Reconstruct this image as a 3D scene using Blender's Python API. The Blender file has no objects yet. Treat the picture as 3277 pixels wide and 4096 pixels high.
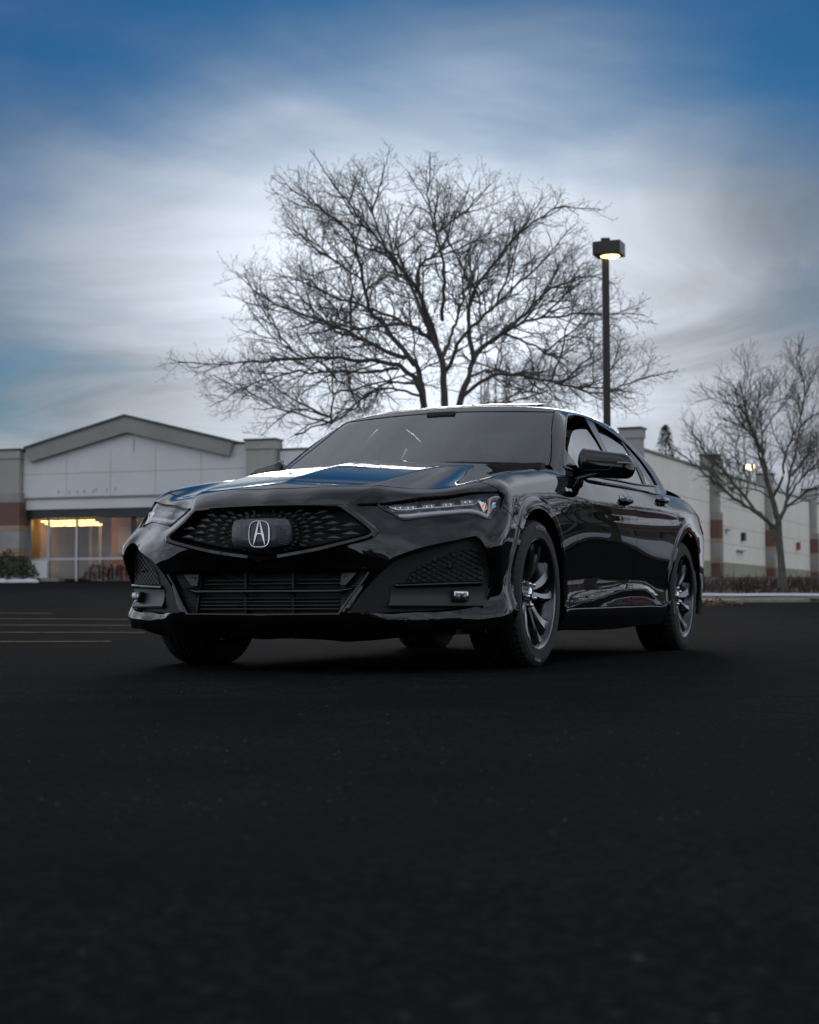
import bpy, bmesh, math, random
import numpy as np
from mathutils import Vector, Matrix, Euler
from mathutils.geometry import delaunay_2d_cdt
random.seed(7); np.random.seed(7)
scene = bpy.context.scene
COL = scene.collection
R = math.radians
# ---------------------------------------------------------------- camera
CAM = np.array([3.26447578, -7.10579318, 0.289917407]); YAW = -0.397142982; PITCH = 0.0568578783; ROLL = -0.00276737333
cam_data = bpy.data.cameras.new('camera'); cam = bpy.data.objects.new('camera', cam_data); COL.objects.link(cam)
_fw = Vector((math.sin(YAW)*math.cos(PITCH), math.cos(YAW)*math.cos(PITCH), math.sin(PITCH)))
_r = Vector((math.cos(YAW), -math.sin(YAW), 0)); _u = _r.cross(_fw)
_r2 = _r*math.cos(ROLL)+_u*math.sin(ROLL); _u2 = _u*math.cos(ROLL)-_r*math.sin(ROLL)
_m = Matrix((_r2, _u2, -_fw)).transposed().to_4x4(); _m.translation = Vector(CAM)
cam.matrix_world = _m
cam_data.sensor_fit = 'VERTICAL'; cam_data.sensor_height = 36.0; cam_data.lens = 6510.45/4096*36.0
cam_data.clip_start = .05; cam_data.clip_end = 4000
cam_data.dof.use_dof = True; cam_data.dof.focus_distance = 6.9; cam_data.dof.aperture_fstop = 5.0; cam_data.dof.aperture_blades = 7
scene.camera = cam
scene.render.resolution_x = 819; scene.render.resolution_y = 1024
scene.cycles.use_denoising = True
scene.cycles.max_bounces = 8; scene.cycles.transparent_max_bounces = 16; scene.cycles.caustics_reflective = False; scene.cycles.caustics_refractive = False
scene.view_settings.view_transform = 'Standard'; scene.view_settings.look = 'None'; scene.view_settings.gamma = 1.0
scene.view_settings.use_curve_mapping = False; scene.view_settings.exposure = 0.0
# ---------------------------------------------------------------- sky: evening blue with a veil of layered cloud, glow where the sun went behind it
SUN_EL, SUN_AZ = R(10.0), YAW+R(1.5)                 # azimuth measured from +Y towards +X
sun_dir = Vector((math.sin(SUN_AZ)*math.cos(SUN_EL), math.cos(SUN_AZ)*math.cos(SUN_EL), math.sin(SUN_EL)))
world = bpy.data.worlds.new('World'); scene.world = world; world.use_nodes = True
wt = world.node_tree; wt.nodes.clear()
class NT:
    def __init__(s, t): s.t = t
    def n(s, typ, ins=None, **kw):
        nd = s.t.nodes.new(typ)
        for k, v in kw.items(): setattr(nd, k, v)
        for k, v in (ins or {}).items():
            if isinstance(v, bpy.types.NodeSocket): s.t.links.new(v, nd.inputs[k])
            else: nd.inputs[k].default_value = v
        return nd
    def math(s, op, a, b=None, c=None, clamp=False):
        nd = s.n('ShaderNodeMath', operation=op, use_clamp=clamp)
        for i, v in enumerate((a, b, c)):
            if v is None: continue
            if isinstance(v, bpy.types.NodeSocket): s.t.links.new(v, nd.inputs[i])
            else: nd.inputs[i].default_value = v
        return nd.outputs[0]
    def vmath(s, op, a, b=None):
        nd = s.n('ShaderNodeVectorMath', operation=op)
        for i, v in enumerate((a, b)):
            if v is None: continue
            if isinstance(v, bpy.types.NodeSocket): s.t.links.new(v, nd.inputs[i])
            else: nd.inputs[i].default_value = v
        return nd.outputs['Value'] if op in ('DOT_PRODUCT', 'LENGTH') else nd.outputs[0]
    def ramp(s, fac, stops, interp='LINEAR'):
        nd = s.n('ShaderNodeValToRGB', {'Fac': fac}); cr = nd.color_ramp; cr.interpolation = interp
        while len(cr.elements) < len(stops): cr.elements.new(.5)
        for e, (p, c) in zip(cr.elements, stops):
            e.position = p; e.color = (c, c, c, 1) if isinstance(c, (int, float)) else (*c, 1)
        return nd.outputs['Color']
    def mix(s, fac, a, b, blend='MIX'):
        nd = s.n('ShaderNodeMix', data_type='RGBA', blend_type=blend)
        for i, v in ((0, fac), (6, a), (7, b)):
            if isinstance(v, bpy.types.NodeSocket): s.t.links.new(v, nd.inputs[i])
            else: nd.inputs[i].default_value = v if i == 0 else (*v, 1)
        return nd.outputs[2]
    def noise(s, vec, scale, detail=4, rough=.55, dist=0.0):
        nd = s.n('ShaderNodeTexNoise', {'Scale': scale, 'Detail': detail, 'Roughness': rough, 'Distortion': dist})
        if vec is not None: s.t.links.new(vec, nd.inputs['Vector'])
        return nd.outputs['Fac']
W_ = NT(wt)
tc = W_.n('ShaderNodeTexCoord'); dirv = W_.vmath('NORMALIZE', tc.outputs['Generated'])
sep = W_.n('ShaderNodeSeparateXYZ', {0: dirv}); dz = sep.outputs[2]
sky = W_.n('ShaderNodeTexSky', sky_type='NISHITA', sun_disc=False, sun_elevation=SUN_EL, sun_rotation=SUN_AZ, altitude=200, air_density=1.4, dust_density=.6, ozone_density=3.0)
skyc = W_.mix(1.0, sky.outputs[0], (.0065, .025, .055), 'MULTIPLY')
# cloud sheet: direction projected on a plane overhead, stretched by perspective like real layers
den = W_.math('ADD', W_.math('MAXIMUM', dz, 0.0), .10)
cx = W_.math('DIVIDE', sep.outputs[0], den); cy = W_.math('DIVIDE', sep.outputs[1], den)
cv = W_.n('ShaderNodeCombineXYZ', {0: cx, 1: cy, 2: 0.0}).outputs[0]
cn1 = W_.noise(cv, .42, 4, .5, .35); cn2 = W_.noise(W_.vmath('ADD', cv, (7.3, 2.1, 4.0)), 1.3, 5, .55, .5)
dens = W_.math('ADD', W_.math('MULTIPLY', W_.math('ADD', W_.math('MULTIPLY', cn1, .7), W_.math('MULTIPLY', cn2, .3)), .95), .025)
high = W_.ramp(dz, [(.355, 0.0), (.47, 1.0)], 'EASE')
sd = W_.vmath('DOT_PRODUCT', dirv, tuple(sun_dir))
ang = W_.math('ARCCOSINE', W_.math('MINIMUM', sd, 1.0))
back = W_.ramp(W_.math('MULTIPLY', ang, .5), [(.135, 0.0), (.25, 1.0)], 'EASE')
glow = W_.math('POWER', 2.718, W_.math('MULTIPLY', W_.math('POWER', W_.math('DIVIDE', ang, .165), 2.0), -1.0))
glow2 = W_.math('POWER', 2.718, W_.math('MULTIPLY', W_.math('DIVIDE', ang, .55), -1.0))
low = W_.math('POWER', 2.718, W_.math('MULTIPLY', W_.math('DIVIDE', W_.math('MAXIMUM', dz, 0.0), .17), -1.0))
veil = W_.math('POWER', 2.718, W_.math('MULTIPLY', W_.math('POWER', W_.math('DIVIDE', ang, .26), 2.0), -1.0))
cover = W_.math('ADD', W_.math('ADD', dens, W_.math('MULTIPLY', low, .60)), W_.math('MULTIPLY', veil, .29))
cover = W_.math('ADD', cover, W_.math('MULTIPLY', W_.math('MAXIMUM', back, high), .34))
cover = W_.ramp(cover, [(.63, 0.0), (.92, 1.0)], 'EASE')
cb = W_.math('ADD', .29, W_.math('MULTIPLY', glow, .88)); cb = W_.math('ADD', cb, W_.math('MULTIPLY', back, .70))
thick = W_.ramp(W_.noise(W_.vmath('ADD', cv, (3.3, 9.1, 1.0)), .9, 5, .6, .8), [(.35, .66), (.65, 1.14)])
cb = W_.math('MULTIPLY', cb, thick)
cb = W_.math('MULTIPLY', cb, W_.ramp(W_.noise(W_.vmath('ADD', dirv, (2.2, .4, 1.7)), 1.9, 3, .5, .3), [(.30, .80), (.70, 1.22)]))
cloudc = W_.mix(1.0, W_.n('ShaderNodeCombineColor', {0: cb, 1: cb, 2: cb}).outputs[0], (.89, .97, 1.09), 'MULTIPLY')
skymix = W_.mix(cover, skyc, cloudc)
ground_c = (.02, .02, .022)
skymix = W_.mix(W_.ramp(W_.math('ADD', dz, .5), [(.485, 0.0), (.5, 1.0)]), ground_c, skymix)
bg = W_.n('ShaderNodeBackground', {'Color': skymix, 'Strength': 1.0})
wo = W_.n('ShaderNodeOutputWorld', {'Surface': bg.outputs[0]})
sun_data = bpy.data.lights.new('sun', 'SUN'); sun = bpy.data.objects.new('sun', sun_data); COL.objects.link(sun)
sun_data.energy = .5; sun_data.angle = R(16); sun_data.color = (1.0, .93, .84)
sun.rotation_euler = (-sun_dir).to_track_quat('-Z', 'Y').to_euler()
# ---------------------------------------------------------------- helpers
def tag(o, label=None, cat=None, group=None, kind=None):
    if label: o['label'] = label
    if cat: o['category'] = cat
    if group: o['group'] = group
    if kind: o['kind'] = kind
    return o
def empty(name, loc=(0, 0, 0), rz=0):
    o = bpy.data.objects.new(name, None); COL.objects.link(o); o.location = loc; o.rotation_euler = (0, 0, rz)
    o.empty_display_size = .2
    return o
def link(name, me, m=None, parent=None):
    o = bpy.data.objects.new(name, me); COL.objects.link(o)
    if m is not None and not me.materials: me.materials.append(m)
    if parent is not None: o.parent = parent
    return o
def mesh(name, v, f, smooth=False, normals=None):
    me = bpy.data.meshes.new(name); me.from_pydata([tuple(map(float, p)) for p in v], [], [tuple(map(int, q)) for q in f])
    if smooth: me.polygons.foreach_set('use_smooth', [True]*len(me.polygons))
    me.update()
    if normals is not None:
        me.normals_split_custom_set_from_vertices([tuple(map(float, n)) for n in normals])
    return me
class MB:                                        # collects geometry into one mesh
    def __init__(s): s.v = []; s.f = []
    def add(s, v, f):
        o = len(s.v); s.v += [tuple(map(float, p)) for p in v]; s.f += [tuple(int(i)+o for i in q) for q in f]; return s
    def box(s, c, d, rz=0, M=None):
        h = [x/2 for x in d]; P = []
        for sx in (-1, 1):
            for sy in (-1, 1):
                for sz in (-1, 1):
                    p = Vector((sx*h[0], sy*h[1], sz*h[2]))
                    if rz: p = Matrix.Rotation(rz, 3, 'Z')@p
                    if M is not None: p = M@p
                    P.append(p+Vector(c))
        return s.add(P, [(0, 1, 3, 2), (4, 6, 7, 5), (0, 4, 5, 1), (2, 3, 7, 6), (0, 2, 6, 4), (1, 5, 7, 3)])
    def prism(s, poly, d):                       # poly: 3D points (planar), d: extrusion vector
        n = len(poly); P = [Vector(p) for p in poly]; d = Vector(d)
        nn = sum(((P[i]-P[0]).cross(P[(i+1) % n]-P[0]) for i in range(1, n-1)), Vector())
        if nn.dot(d) > 0: P = P[::-1]
        Q = [p+d for p in P]
        return s.add(P+Q, [tuple(range(n)), tuple(range(2*n-1, n-1, -1))]+[((i+1) % n, i, n+i, n+(i+1) % n) for i in range(n)])
    def tube(s, pts, rad, k=6, cap=True, flat=1.0):
        pts = [Vector(p) for p in pts]; n = len(pts)
        if isinstance(rad, (int, float)): rad = [rad]*n
        ref = None; V = []
        for i, p in enumerate(pts):
            t = (pts[min(i+1, n-1)]-pts[max(i-1, 0)]).normalized()
            if ref is None: ref = t.orthogonal().normalized() if abs(t.z) > .95 else t.cross(Vector((0, 0, 1))).normalized()
            ref = (ref-t*ref.dot(t)).normalized(); b = t.cross(ref)
            V += [p+(ref*math.cos(2*math.pi*j/k)+b*flat*math.sin(2*math.pi*j/k))*rad[i] for j in range(k)]
        F = [(i*k+j, i*k+(j+1) % k, (i+1)*k+(j+1) % k, (i+1)*k+j) for i in range(n-1) for j in range(k)]
        if cap: F += [tuple(range(k-1, -1, -1)), tuple((n-1)*k+j for j in range(k))]
        return s.add(V, F)
    def lathe(s, prof, k=48, axis='z', c=(0, 0, 0), close=False):   # prof: (radius, height)
        n = len(prof); V = []
        for j in range(k):
            a = 2*math.pi*j/k
            for r, h in prof:
                p = (r*math.cos(a), r*math.sin(a), h) if axis == 'z' else (h, r*math.cos(a), r*math.sin(a)) if axis == 'x' else (r*math.cos(a), h, r*math.sin(a))
                V.append((p[0]+c[0], p[1]+c[1], p[2]+c[2]))
        m = n if close else n-1
        F = [(j*n+i, ((j+1) % k)*n+i, ((j+1) % k)*n+(i+1) % n, j*n+(i+1) % n) for j in range(k) for i in range(m)]
        if axis == 'y': F = [q[::-1] for q in F]
        return s.add(V, F)
    def build(s, name, m, parent=None, smooth=False, auto=None):
        me = mesh(name, s.v, s.f, smooth or auto is not None)
        if auto is not None:
            bm = bmesh.new(); bm.from_mesh(me)
            for e in bm.edges:
                if len(e.link_faces) == 2 and e.calc_face_angle(0) > R(auto): e.smooth = False
            bm.to_mesh(me); bm.free()
        return link(name, me, m, parent)
def bevel_box(name, c, d, m, parent, b=.01, seg=2, rz=0, M=None, smooth=True):
    bm = bmesh.new(); bmesh.ops.create_cube(bm, size=1)
    bmesh.ops.scale(bm, vec=d, verts=bm.verts)
    bmesh.ops.bevel(bm, geom=bm.edges[:], offset=b, segments=seg, profile=.6, affect='EDGES')
    if M is not None: bmesh.ops.transform(bm, matrix=M.to_4x4(), verts=bm.verts)
    if rz: bmesh.ops.rotate(bm, cent=(0, 0, 0), matrix=Matrix.Rotation(rz, 3, 'Z'), verts=bm.verts)
    bmesh.ops.translate(bm, vec=c, verts=bm.verts)
    me = bpy.data.meshes.new(name); bm.to_mesh(me); bm.free()
    if smooth: me.polygons.foreach_set('use_smooth', [True]*len(me.polygons))
    return link(name, me, m, parent)
def mirror_obj(o, name, parent=None):
    me = o.data.copy(); n = len(me.vertices); co = np.zeros(n*3); me.vertices.foreach_get('co', co)
    nrm = None
    if me.has_custom_normals:
        nrm = np.zeros((n, 3)); ln = np.zeros(len(me.loops)*3); me.corner_normals.foreach_get('vector', ln); li = np.zeros(len(me.loops), int); me.loops.foreach_get('vertex_index', li)
        nrm[li] = ln.reshape(-1, 3); nrm[:, 0] *= -1
    v = co.reshape(-1, 3)*[-1, 1, 1]; f = [tuple(p.vertices)[::-1] for p in me.polygons]; sm = [p.use_smooth for p in me.polygons]; mi = [p.material_index for p in me.polygons]
    m2 = mesh(name, v, f, False); m2.polygons.foreach_set('use_smooth', sm)
    for mt in me.materials: m2.materials.append(mt)
    m2.polygons.foreach_set('material_index', mi)
    if nrm is not None: m2.normals_split_custom_set_from_vertices([tuple(map(float, q)) for q in nrm])
    bpy.data.meshes.remove(me)
    return link(name, m2, None, parent)
def copy_tree(o, parent=None):
    c = o.copy(); COL.objects.link(c); c.parent = parent
    for ch in list(o.children): copy_tree(ch, c)
    return c
# ---------------------------------------------------------------- materials
def pmat(name, col, rough=.5, metal=0.0, coat=0.0, spec=.5, bump=None, var=None, **kw):
    m = bpy.data.materials.new(name); m.use_nodes = True; t = NT(m.node_tree); b = m.node_tree.nodes['Principled BSDF']
    b.inputs['Base Color'].default_value = (*col, 1); b.inputs['Roughness'].default_value = rough; b.inputs['Metallic'].default_value = metal
    b.inputs['Coat Weight'].default_value = coat; b.inputs['Coat Roughness'].default_value = .02; b.inputs['Specular IOR Level'].default_value = spec
    for k, v in kw.items(): b.inputs[k.replace('_', ' ')].default_value = v
    tcn = t.n('ShaderNodeTexCoord').outputs['Object']
    if var:                                       # (scale, amount[, detail])
        nz = t.noise(tcn, var[0], var[2] if len(var) > 2 else 5, .6)
        f = t.ramp(nz, [(.3, 1-var[1]), (.7, 1+var[1])])
        t.t.links.new(t.mix(1.0, col, f, 'MULTIPLY'), b.inputs['Base Color'])
        r = t.math('ADD', rough-.06, t.math('MULTIPLY', nz, .12)); t.t.links.new(r, b.inputs['Roughness'])
    if bump:                                      # (scale, strength)
        nz = t.noise(tcn, bump[0], 4, .6)
        bp = t.n('ShaderNodeBump', {'Height': nz, 'Strength': bump[1], 'Distance': .01}); t.t.links.new(bp.outputs[0], b.inputs['Normal'])
    return m
def glassmat(name, tint, refl_ior=1.52, rough=0.0, extra=0.0):
    m = bpy.data.materials.new(name); m.use_nodes = True; t = NT(m.node_tree); m.node_tree.nodes.clear()
    fr = t.n('ShaderNodeFresnel', {'IOR': refl_ior}).outputs[0]
    if extra: fr = t.math('ADD', fr, extra, clamp=True)
    a = t.n('ShaderNodeBsdfTransparent', {'Color': (*tint, 1)}); g = t.n('ShaderNodeBsdfGlossy', {'Color': (1, 1, 1, 1), 'Roughness': rough})
    mx = t.n('ShaderNodeMixShader', {0: fr, 1: a.outputs[0], 2: g.outputs[0]}); t.n('ShaderNodeOutputMaterial', {0: mx.outputs[0]})
    return m
def emat(name, col, s):
    m = bpy.data.materials.new(name); m.use_nodes = True; t = NT(m.node_tree); m.node_tree.nodes.clear()
    e = t.n('ShaderNodeEmission', {'Color': (*col, 1), 'Strength': s}); t.n('ShaderNodeOutputMaterial', {0: e.outputs[0]})
    return m
_SX = Vector((math.cos(YAW), -math.sin(YAW), 0)); _SY = Vector((math.sin(YAW), math.cos(YAW), 0)); SITE_RZ = -YAW
def site(u, d, z=0.0):                            # camera's ground frame: u metres to the right, d metres ahead, z up
    return Vector((CAM[0], CAM[1], 0))+_SX*u+_SY*d+Vector((0, 0, z))
# ---------------------------------------------------------------- car body fields (car frame: nose -Y, car's left +X)
def natspline(xs, ys):
    xs = np.asarray(xs, float); ys = np.asarray(ys, float); n = len(xs)
    h = np.diff(xs); A = np.zeros((n, n)); r = np.zeros(n); A[0, 0] = A[-1, -1] = 1
    for i in range(1, n-1):
        A[i, i-1] = h[i-1]; A[i, i] = 2*(h[i-1]+h[i]); A[i, i+1] = h[i]
        r[i] = 6*((ys[i+1]-ys[i])/h[i]-(ys[i]-ys[i-1])/h[i-1])
    m = np.linalg.solve(A, r)
    def f(x):
        x = np.clip(np.asarray(x, float), xs[0], xs[-1])
        i = np.clip(np.searchsorted(xs, x)-1, 0, n-2)
        a = (xs[i+1]-x)/h[i]; b = 1-a
        return a*ys[i]+b*ys[i+1]+((a**3-a)*m[i]+(b**3-b)*m[i+1])*h[i]**2/6
    return f
class Grid:                                    # C2 cubic B-spline look-up of a function sampled on a regular grid
    def __init__(s, fn, a0, a1, na, b0, b1, nb):
        s.a0, s.b0 = a0, b0; s.da = (a1-a0)/(na-1); s.db = (b1-b0)/(nb-1); s.na, s.nb = na, nb
        A, B = np.meshgrid(a0+s.da*np.arange(na), b0+s.db*np.arange(nb), indexing='ij')
        s.v = fn(A.ravel(), B.ravel()).reshape(na, nb)
    def __call__(s, a, b):
        u = np.clip((np.asarray(a)-s.a0)/s.da, 1, s.na-2.001); w = np.clip((np.asarray(b)-s.b0)/s.db, 1, s.nb-2.001)
        i = u.astype(int); j = w.astype(int); fu = u-i; fw = w-j
        def k(t): return ((1-t)**3/6, (3*t**3-6*t*t+4)/6, (-3*t**3+3*t*t+3*t+1)/6, t**3/6)
        ku, kw = k(fu), k(fw); r = 0
        for p in range(4):
            for q in range(4):
                r = r+ku[p]*kw[q]*s.v[i+p-1, j+q-1]
        return r
def tps(pts, vals, smooth=0.0):
    pts = np.asarray(pts, float); n = len(pts)
    def phi(r2): return np.where(r2 > 1e-14, r2*np.log(r2+1e-30), 0)
    d2 = ((pts[:, None]-pts[None])**2).sum(-1)
    K = phi(d2)+np.eye(n)*smooth; Pm = np.c_[np.ones(n), pts]
    M = np.block([[K, Pm], [Pm.T, np.zeros((3, 3))]])
    w = np.linalg.solve(M, np.r_[np.asarray(vals, float), 0, 0, 0])
    def f(a, b):
        out = np.zeros(len(a))
        for s0 in range(0, len(a), 20000):
            q = np.c_[a[s0:s0+20000], b[s0:s0+20000]]
            d = ((q[:, None]-pts[None])**2).sum(-1)
            out[s0:s0+20000] = phi(d)@w[:n]+w[n]+q@w[n+1:]
        return out
    return f
def smax(a, b, k):
    h = np.maximum(k-np.abs(a-b), 0)/k
    return np.maximum(a, b)+h*h*h*k/6
def sstep(a, b, x):
    t = np.clip((x-a)/(b-a), 0, 1); return t*t*(3-2*t)
# front face y = F(x, z)
_F = [(0,.10,-.84),(0,.14,-.92),(0,.19,-.955),(0,.25,-.965),(0,.35,-.94),(0,.44,-.912),(0,.475,-.935),(0,.586,-.957),(0,.65,-.96),(0,.707,-.957),(0,.76,-.90),(0,.80,-.835),(0,.86,-.70),
 (.2,.25,-.962),(.2,.44,-.911),(.2,.49,-.938),(.2,.65,-.948),(.2,.71,-.938),
 (.37,.25,-.952),(.37,.19,-.94),(.37,.14,-.90),(.37,.10,-.82),(.339,.354,-.93),(.36,.445,-.905),(.35,.51,-.932),(.37,.71,-.888),(.37,.60,-.922),(.40,.76,-.82),
 (.518,.586,-.887),(.495,.44,-.917),(.43,.34,-.935),(.47,.25,-.925),
 (.605,.50,-.87),(.72,.535,-.785),(.843,.568,-.637),(.60,.586,-.835),(.70,.60,-.73),(.66,.40,-.86),(.80,.40,-.73),
 (.562,.654,-.765),(.466,.716,-.79),(.70,.654,-.675),(.87,.66,-.525),(.78,.655,-.60),(.45,.66,-.86),(.87,.60,-.61),
 (.60,.73,-.70),(.70,.75,-.615),(.80,.77,-.535),(.87,.785,-.43),
 (.435,.80,-.745),(.60,.80,-.645),(.75,.81,-.515),(.88,.80,-.40),(.435,.86,-.62),(.7,.87,-.44),
 (.57,.245,-.85),(.70,.245,-.785),(.82,.245,-.69),(.91,.245,-.57),(.56,.29,-.815),(.70,.29,-.735),(.82,.295,-.635),(.895,.30,-.53),(.57,.19,-.835),(.75,.19,-.73),(.90,.19,-.56),(.57,.12,-.77),(.85,.12,-.57),(.91,.42,-.56),(.93,.55,-.60),(.93,.66,-.47)]
_fp = [(s*x, z) for x, z, y in _F for s in ((1, -1) if x else (1,))]; _fv = [y for x, z, y in _F for s in ((1, -1) if x else (1,))]
gF = Grid(tps(_fp, _fv, 2e-4), -1.05, 1.05, 106, .04, 1.0, 61)
# half width x = S(y, z)
_sy = [-1.1,-.7,-.45,-.2,0,.25,.5,.8,1.4,2.0,2.5,2.87,3.2,3.6,4.0]
_sz = [.10,.15,.24,.35,.50,.62,.72,.80,.88,.96,1.05]
_sx = [[.83,.84,.86,.86,.86,.86,.85,.85,.85,.85,.86,.86,.85,.80,.72],
 [.84,.88,.90,.89,.88,.88,.87,.87,.87,.87,.88,.88,.87,.82,.75],
 [.90,.94,.95,.94,.93,.92,.912,.91,.91,.915,.92,.93,.91,.86,.78],
 [.89,.92,.93,.92,.92,.913,.906,.903,.906,.911,.92,.94,.925,.87,.79],
 [.90,.94,.935,.925,.925,.92,.915,.91,.915,.925,.935,.945,.935,.885,.80],
 [.90,.945,.945,.93,.927,.927,.927,.927,.932,.937,.945,.952,.94,.89,.80],
 [.87,.915,.925,.92,.922,.927,.93,.932,.937,.942,.95,.955,.945,.89,.80],
 [.84,.885,.90,.905,.91,.918,.923,.924,.928,.935,.945,.95,.93,.87,.79],
 [.81,.85,.865,.875,.88,.89,.897,.90,.905,.913,.92,.922,.90,.84,.76],
 [.76,.79,.81,.83,.84,.85,.858,.865,.868,.873,.875,.87,.85,.80,.72],
 [.71,.73,.75,.77,.78,.79,.80,.815,.82,.82,.815,.805,.785,.74,.67]]
_rows = [natspline(_sy, r) for r in _sx]
def _Sraw(a, b):
    out = np.zeros(len(a)); cols = np.array([r(a) for r in _rows])      # rows x n
    ub, inv = np.unique(b, return_inverse=True)
    ua, inva = np.unique(a, return_inverse=True)
    for i, av in enumerate(ua):
        m = np.where(inva == i)[0]; sp = natspline(_sz, cols[:, m[0]]); out[m] = sp(b[m])
    return out
gS = Grid(_Sraw, -1.2, 4.1, 180, .08, 1.08, 90)
WB = 2.87; WZ = .338
def S(y, z):
    x = gS(y, z)
    for yc, ro in ((0.0, .44), (WB, .445)):                             # arch lips
        r = np.sqrt((y-yc)**2+(z-WZ)**2)
        side = np.where(z > .30, 1, sstep(.16, .30, z))
        x = x+side*.011*(1-sstep(ro-.012, ro+.008, r))
    # body-side crease: soft fold along the doors
    zl = .80+.045*(y-.4)/2.2
    x = x+.010*np.exp(-((z-zl)/.035)**2)*sstep(.15, .9, y)
    # scooped lower door with a rising blade
    zb = .30+.07*sstep(.55, 1.7, y)-.05*sstep(1.9, 2.35, y)
    x = x+.010*np.exp(-((z-zb)/.026)**2)*sstep(.45, .9, y)*(1-sstep(1.9, 2.45, y))
    return x
_zc = natspline([-1.1,-.95,-.84,-.742,-.65,-.5,-.2,0,.3,.62,.8,1.1], [.73,.79,.815,.830,.852,.886,.946,.978,1.010,1.032,1.038,1.04])
_dk = natspline([.5,1.0,1.6,2.2,2.8,3.3,3.7,4.0], [1.03,1.05,1.06,1.07,1.085,1.10,1.09,1.06])
def H(x, y):
    zc = np.where(y < .8, _zc(y), _dk(y))
    xc = .37+.065*(y+.9)/.16
    xc = np.where(y > -.74, .435+.075*(y+.742)/1.357, xc); xc = np.clip(xc, .30, .52)
    d = x-xc; w = .006
    t = w*np.logaddexp(0, np.clip(d/w, -40, 40))
    amp = (.044-.024*sstep(.1, .75, y))*(1-sstep(.8, 1.0, y))
    sl = .072*(1-sstep(.75, 1.0, y))
    return zc-sl*np.sqrt(x*x+.006**2)-amp*(1-np.exp(-t/.085))+.026*np.exp(-((x-.80)/.11)**2)*sstep(-.75, -.35, y)*(1-sstep(.35, .8, y))-.10*sstep(.8, 1.0, y)*x*x
def body(x, y, z):
    x = np.abs(x)
    nz = sstep(.685, .735, z); xk = .37+.065*np.clip((z-.71)/.09, 0, 2)
    a = x-S(y, z); b = gF(x, z)+nz*(.028*(np.sqrt(x*x+.003**2)-.18)-.009*np.exp(-np.sqrt((x-xk)**2+.003**2)/.035))-y; c = z-H(x, y)
    f = smax(a, b, .07)
    kk = .05+.09*sstep(-.55, -.1, y)+.08*sstep(2., 2.8, y)
    f = smax(f, c*.9, kk)
    f = smax(f, y-(3.98-.16*np.abs(x)**2.5-.25*np.clip(z-.75, 0, 1)), .12)
    return f
# greenhouse
_zr = natspline([.4,.9,1.18,1.5,1.9,2.3,2.7,3.1,3.45,3.8,4.1], [1.22,1.30,1.368,1.404,1.422,1.405,1.342,1.245,1.14,1.08,1.06])
def Gs(y, z):
    t = z-.97
    return .868-.52*t-.26*t*t-.055*sstep(1.1, .5, y)-.05*sstep(2.3, 2.9, y)-.11*sstep(2.8, 3.6, y)
def WS(x, z): return .565+.27*x*x+1.72*(z-1.005)
def green(x, y, z):
    x = np.abs(x)
    a = x-Gs(y, z); b = (WS(x, z)-y)*.5; c = z-(_zr(y)-.065*x*x-.13*x**4)
    f = smax(b, c, .03)
    return smax(f, a, .07)
def grad(f, p, e=8e-4):
    x, y, z = p.T
    g = np.stack([f(x+e, y, z)-f(x-e, y, z), f(x, y+e, z)-f(x, y-e, z), f(x, y, z+e)-f(x, y, z-e)], 1)
    return g/np.linalg.norm(g, axis=1, keepdims=True)
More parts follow.
